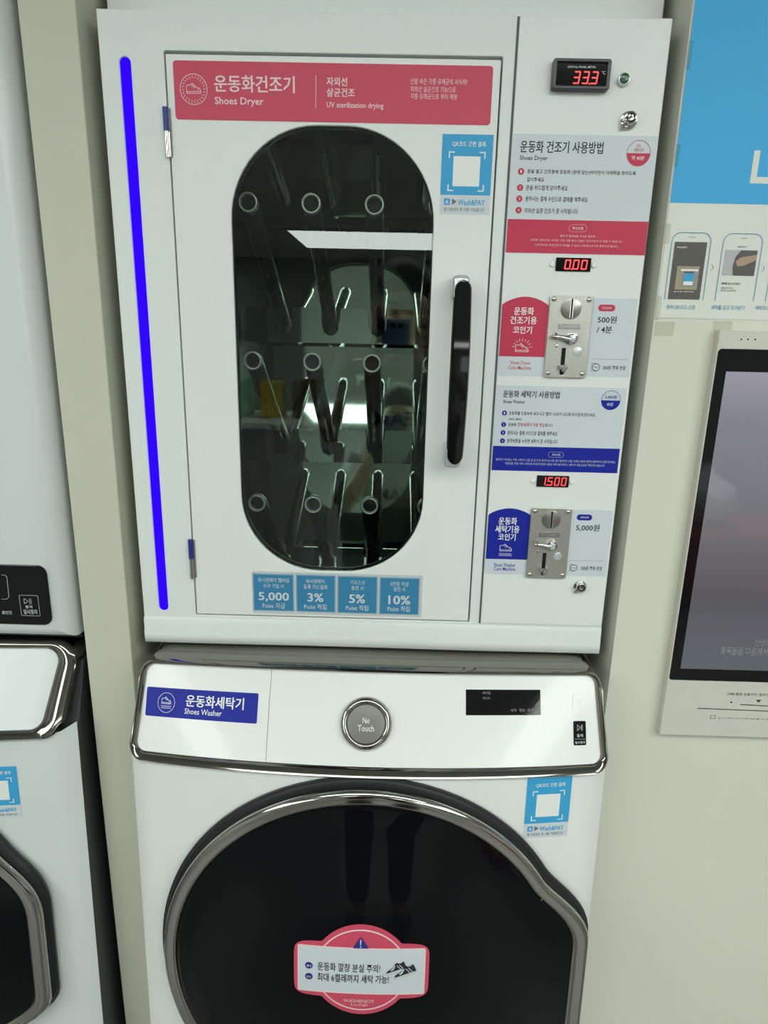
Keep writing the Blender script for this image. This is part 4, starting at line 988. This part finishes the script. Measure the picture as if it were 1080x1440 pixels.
obj('seat', B(1.5, 3.0, -3.0, -2.5, .12, .45, bev=.03), 'red', bn_)
for x in (1.55, 2.9):
    for y in (-2.95, -2.6): obj('leg', B(x, x+.05, y, y+.05, 0, .12), 'blackplastic', bn_)
ORD = ('first', 'second', 'third', 'fourth', 'fifth', 'sixth', 'seventh')
for k in range(7):
    x = -1.80+.20*k; h_ = (.24, .20, .26, .18, .25, .22, .24)[k]
    cn = (('yellow', 'yellow'), ('wood', 'brown'), ('yellow', 'yellow'), ('red', 'dark red'), ('green_card', 'green'), ('yellow', 'yellow'), ('wood', 'brown'))[k]
    single('detergent_packet', B(x, x+.14, -3.36, -3.22, .9002, .9002+h_, bev=.012), cn[0], cn[1]+' detergent packet on the folding table, '+ORD[k]+' from its left end', 'packet', 'detergent packets on the folding table')
for x, y, z, s, bl in ((1.75, -2.78, .45, .17, 'at the left end'), (2.7, -2.75, .45, .16, 'at the right end')):
    bm = bmesh.new(); bmesh.ops.create_icosphere(bm, subdivisions=3, radius=s)
    for v in bm.verts:
        v.co *= 1+.12*math.sin(v.co.x*40+z)*math.cos(v.co.y*35); v.co.z = max(v.co.z*.9, -s*.75)
        if v.co.z > s*.55: v.co.x *= .5; v.co.y *= .5; v.co.z *= 1.2
        v.co += Vector((x, y, z+s*.75))
    single('laundry_bag', bm, 'bag', 'white plastic laundry bag '+bl+' of the dark red bench', 'bag', 'laundry bags on the bench', smooth=PI)

# ================================================================ photographer (seen only as a reflection)
def skin_mesh(name, verts, edges, radii, m, parent, sub=2, root=0):
    me = bpy.data.meshes.new(name); me.from_pydata(verts, edges, []); o = bpy.data.objects.new(name, me); C.objects.link(o)
    md = o.modifiers.new('skin', 'SKIN'); md.use_smooth_shade = True
    if not me.skin_vertices:
        bm = bmesh.new(); bm.from_mesh(me); bm.verts.layers.skin.verify(); bm.to_mesh(me); bm.free()
    for i, r in enumerate(radii):
        sv = me.skin_vertices[0].data[i]; sv.radius = (r, r) if not isinstance(r, tuple) else r; sv.use_root = (i == root)
    s = o.modifiers.new('sub', 'SUBSURF'); s.levels = sub; s.render_levels = sub
    off = wloc(parent); me.transform(Matrix.Translation(-off)); o.parent = parent; me.materials.append(K[m]); return o
px_, py_ = .05, -1.30
per = thing('person', 'person in a light grey shirt holding up a phone, seen reflected in the dryer window', 'person', (px_, py_, 0))
EYE = 1.50
V = []; E_ = []; Rr = []
def add(p, r, link=None):
    V.append((px_+p[0], py_+p[1], p[2])); Rr.append(r)
    if link is not None: E_.append((link, len(V)-1))
    return len(V)-1
pel = add((0, 0, .90), .13); sp = add((0, 0, 1.08), .115, pel); ch = add((0, 0, 1.24), .125, sp); nk = add((0, .0, 1.365), .055, ch); n2 = add((0, .01, 1.42), .050, nk)
hd1 = add((0, .03, 1.46), .066, n2); hd2 = add((0, .03, 1.52), .082, hd1); hd3 = add((0, .02, 1.585), .076, hd2)
for s in (-1, 1):
    sh = add((s*.175, 0, 1.31), .055, ch); el = add((s*.235, .13, 1.12), .040, sh); wr_ = add((s*.085, .27, 1.37), .027, el); pm = add((s*.070, .295, 1.43), .026, wr_)
    for k, (fx, fz, L) in enumerate(((.0, .030, .05), (-.003, .012, .055), (-.004, -.006, .052), (-.003, -.022, .042))):
        a = add((s*(.072+fx), .300, 1.455+fz*.8), .0095, pm); b = add((s*(.060), .322, 1.458+fz), .0085, a); add((s*.040, .330, 1.460+fz), .0078, b)
    a = add((s*.066, .282, 1.455), .011, pm); add((s*.055, .285, 1.485), .009, a)
    hp = add((s*.10, 0, .84), .10, pel); kn = add((s*.11, .01, .47), .062, hp); an = add((s*.11, -.01, .09), .042, kn); add((s*.12, .12, .045), .036, an)
skin_mesh('body', V, E_, Rr, 'skin', per)
V = []; E_ = []; Rr = []
a = add((0, 0, .88), .155); b = add((0, 0, 1.06), .145, a); c = add((0, 0, 1.24), .15, b); d = add((0, 0, 1.345), .075, c)
for s in (-1, 1):
    e = add((s*.175, 0, 1.315), .075, c); f = add((s*.215, .075, 1.20), .068, e); add((s*.228, .105, 1.155), .066, f)
skin_mesh('shirt', V, E_, Rr, 'shirt', per)
V = []; E_ = []; Rr = []
a = add((0, 0, .92), .15)
for s in (-1, 1):
    b = add((s*.10, 0, .82), .115, a); c = add((s*.112, .01, .47), .078, b); add((s*.112, -.01, .10), .062, c)
skin_mesh('trousers', V, E_, Rr, 'trousers', per)
def ell(name, c, r, m, smooth=PI, cut=None):
    bm = bmesh.new(); bmesh.ops.create_uvsphere(bm, u_segments=20, v_segments=12, radius=1)
    for v in bm.verts: v.co = Vector((px_+c[0]+v.co.x*r[0], py_+c[1]+v.co.y*r[1], c[2]+v.co.z*r[2]))
    return obj(name, bm, m, per, smooth=smooth)
ell('hair', (0, -.005, 1.605), (.090, .098, .078), 'hair')
for s in (-1, 1):
    ell('ear', (s*.084, .015, 1.505), (.012, .018, .030), 'skin'); ell('eye', (s*.031, .103, 1.515), (.013, .010, .007), 'slot'); ell('shoe', (s*.12, .07, .045), (.05, .14, .045), 'shoe')
    ell('eyebrow', (s*.032, .100, 1.537), (.018, .010, .004), 'hair')
ell('nose', (0, .112, 1.490), (.013, .018, .022), 'skin'); ell('mouth', (0, .102, 1.452), (.022, .008, .006), 'red')
tm = Flat(); tm.text('TEAM', (px_+.085, 1.17), (px_-.085, 1.215), .03)
tm.build('shirt_lettering', 'ink', const(py_+.158), 0, per)
ph = thing('mobile_phone', 'dark blue phone held up by the person, seen reflected in the dryer window', 'phone', (.025, -.958, 1.47))
obj('phone_body', B(.025-.052, .025+.052, -.966, -.958, 1.395, 1.490, bev=.004), 'phone', ph)
obj('camera_bump', B(.025-.020, .025+.048, -.958, -.955, 1.450, 1.485, bev=.001), 'phone', ph)
for q in (-.01, .014, .036): obj('lens', cyl(bmesh.new(), .025+q, 1.468, .009, -.953, -.956, 20), 'lens', ph)
_sets = typeset([(t[0], t[1]) for d in _defer for t in d[0].t])
for d in _defer: d[0].fill(*d[1:], sets=_sets)
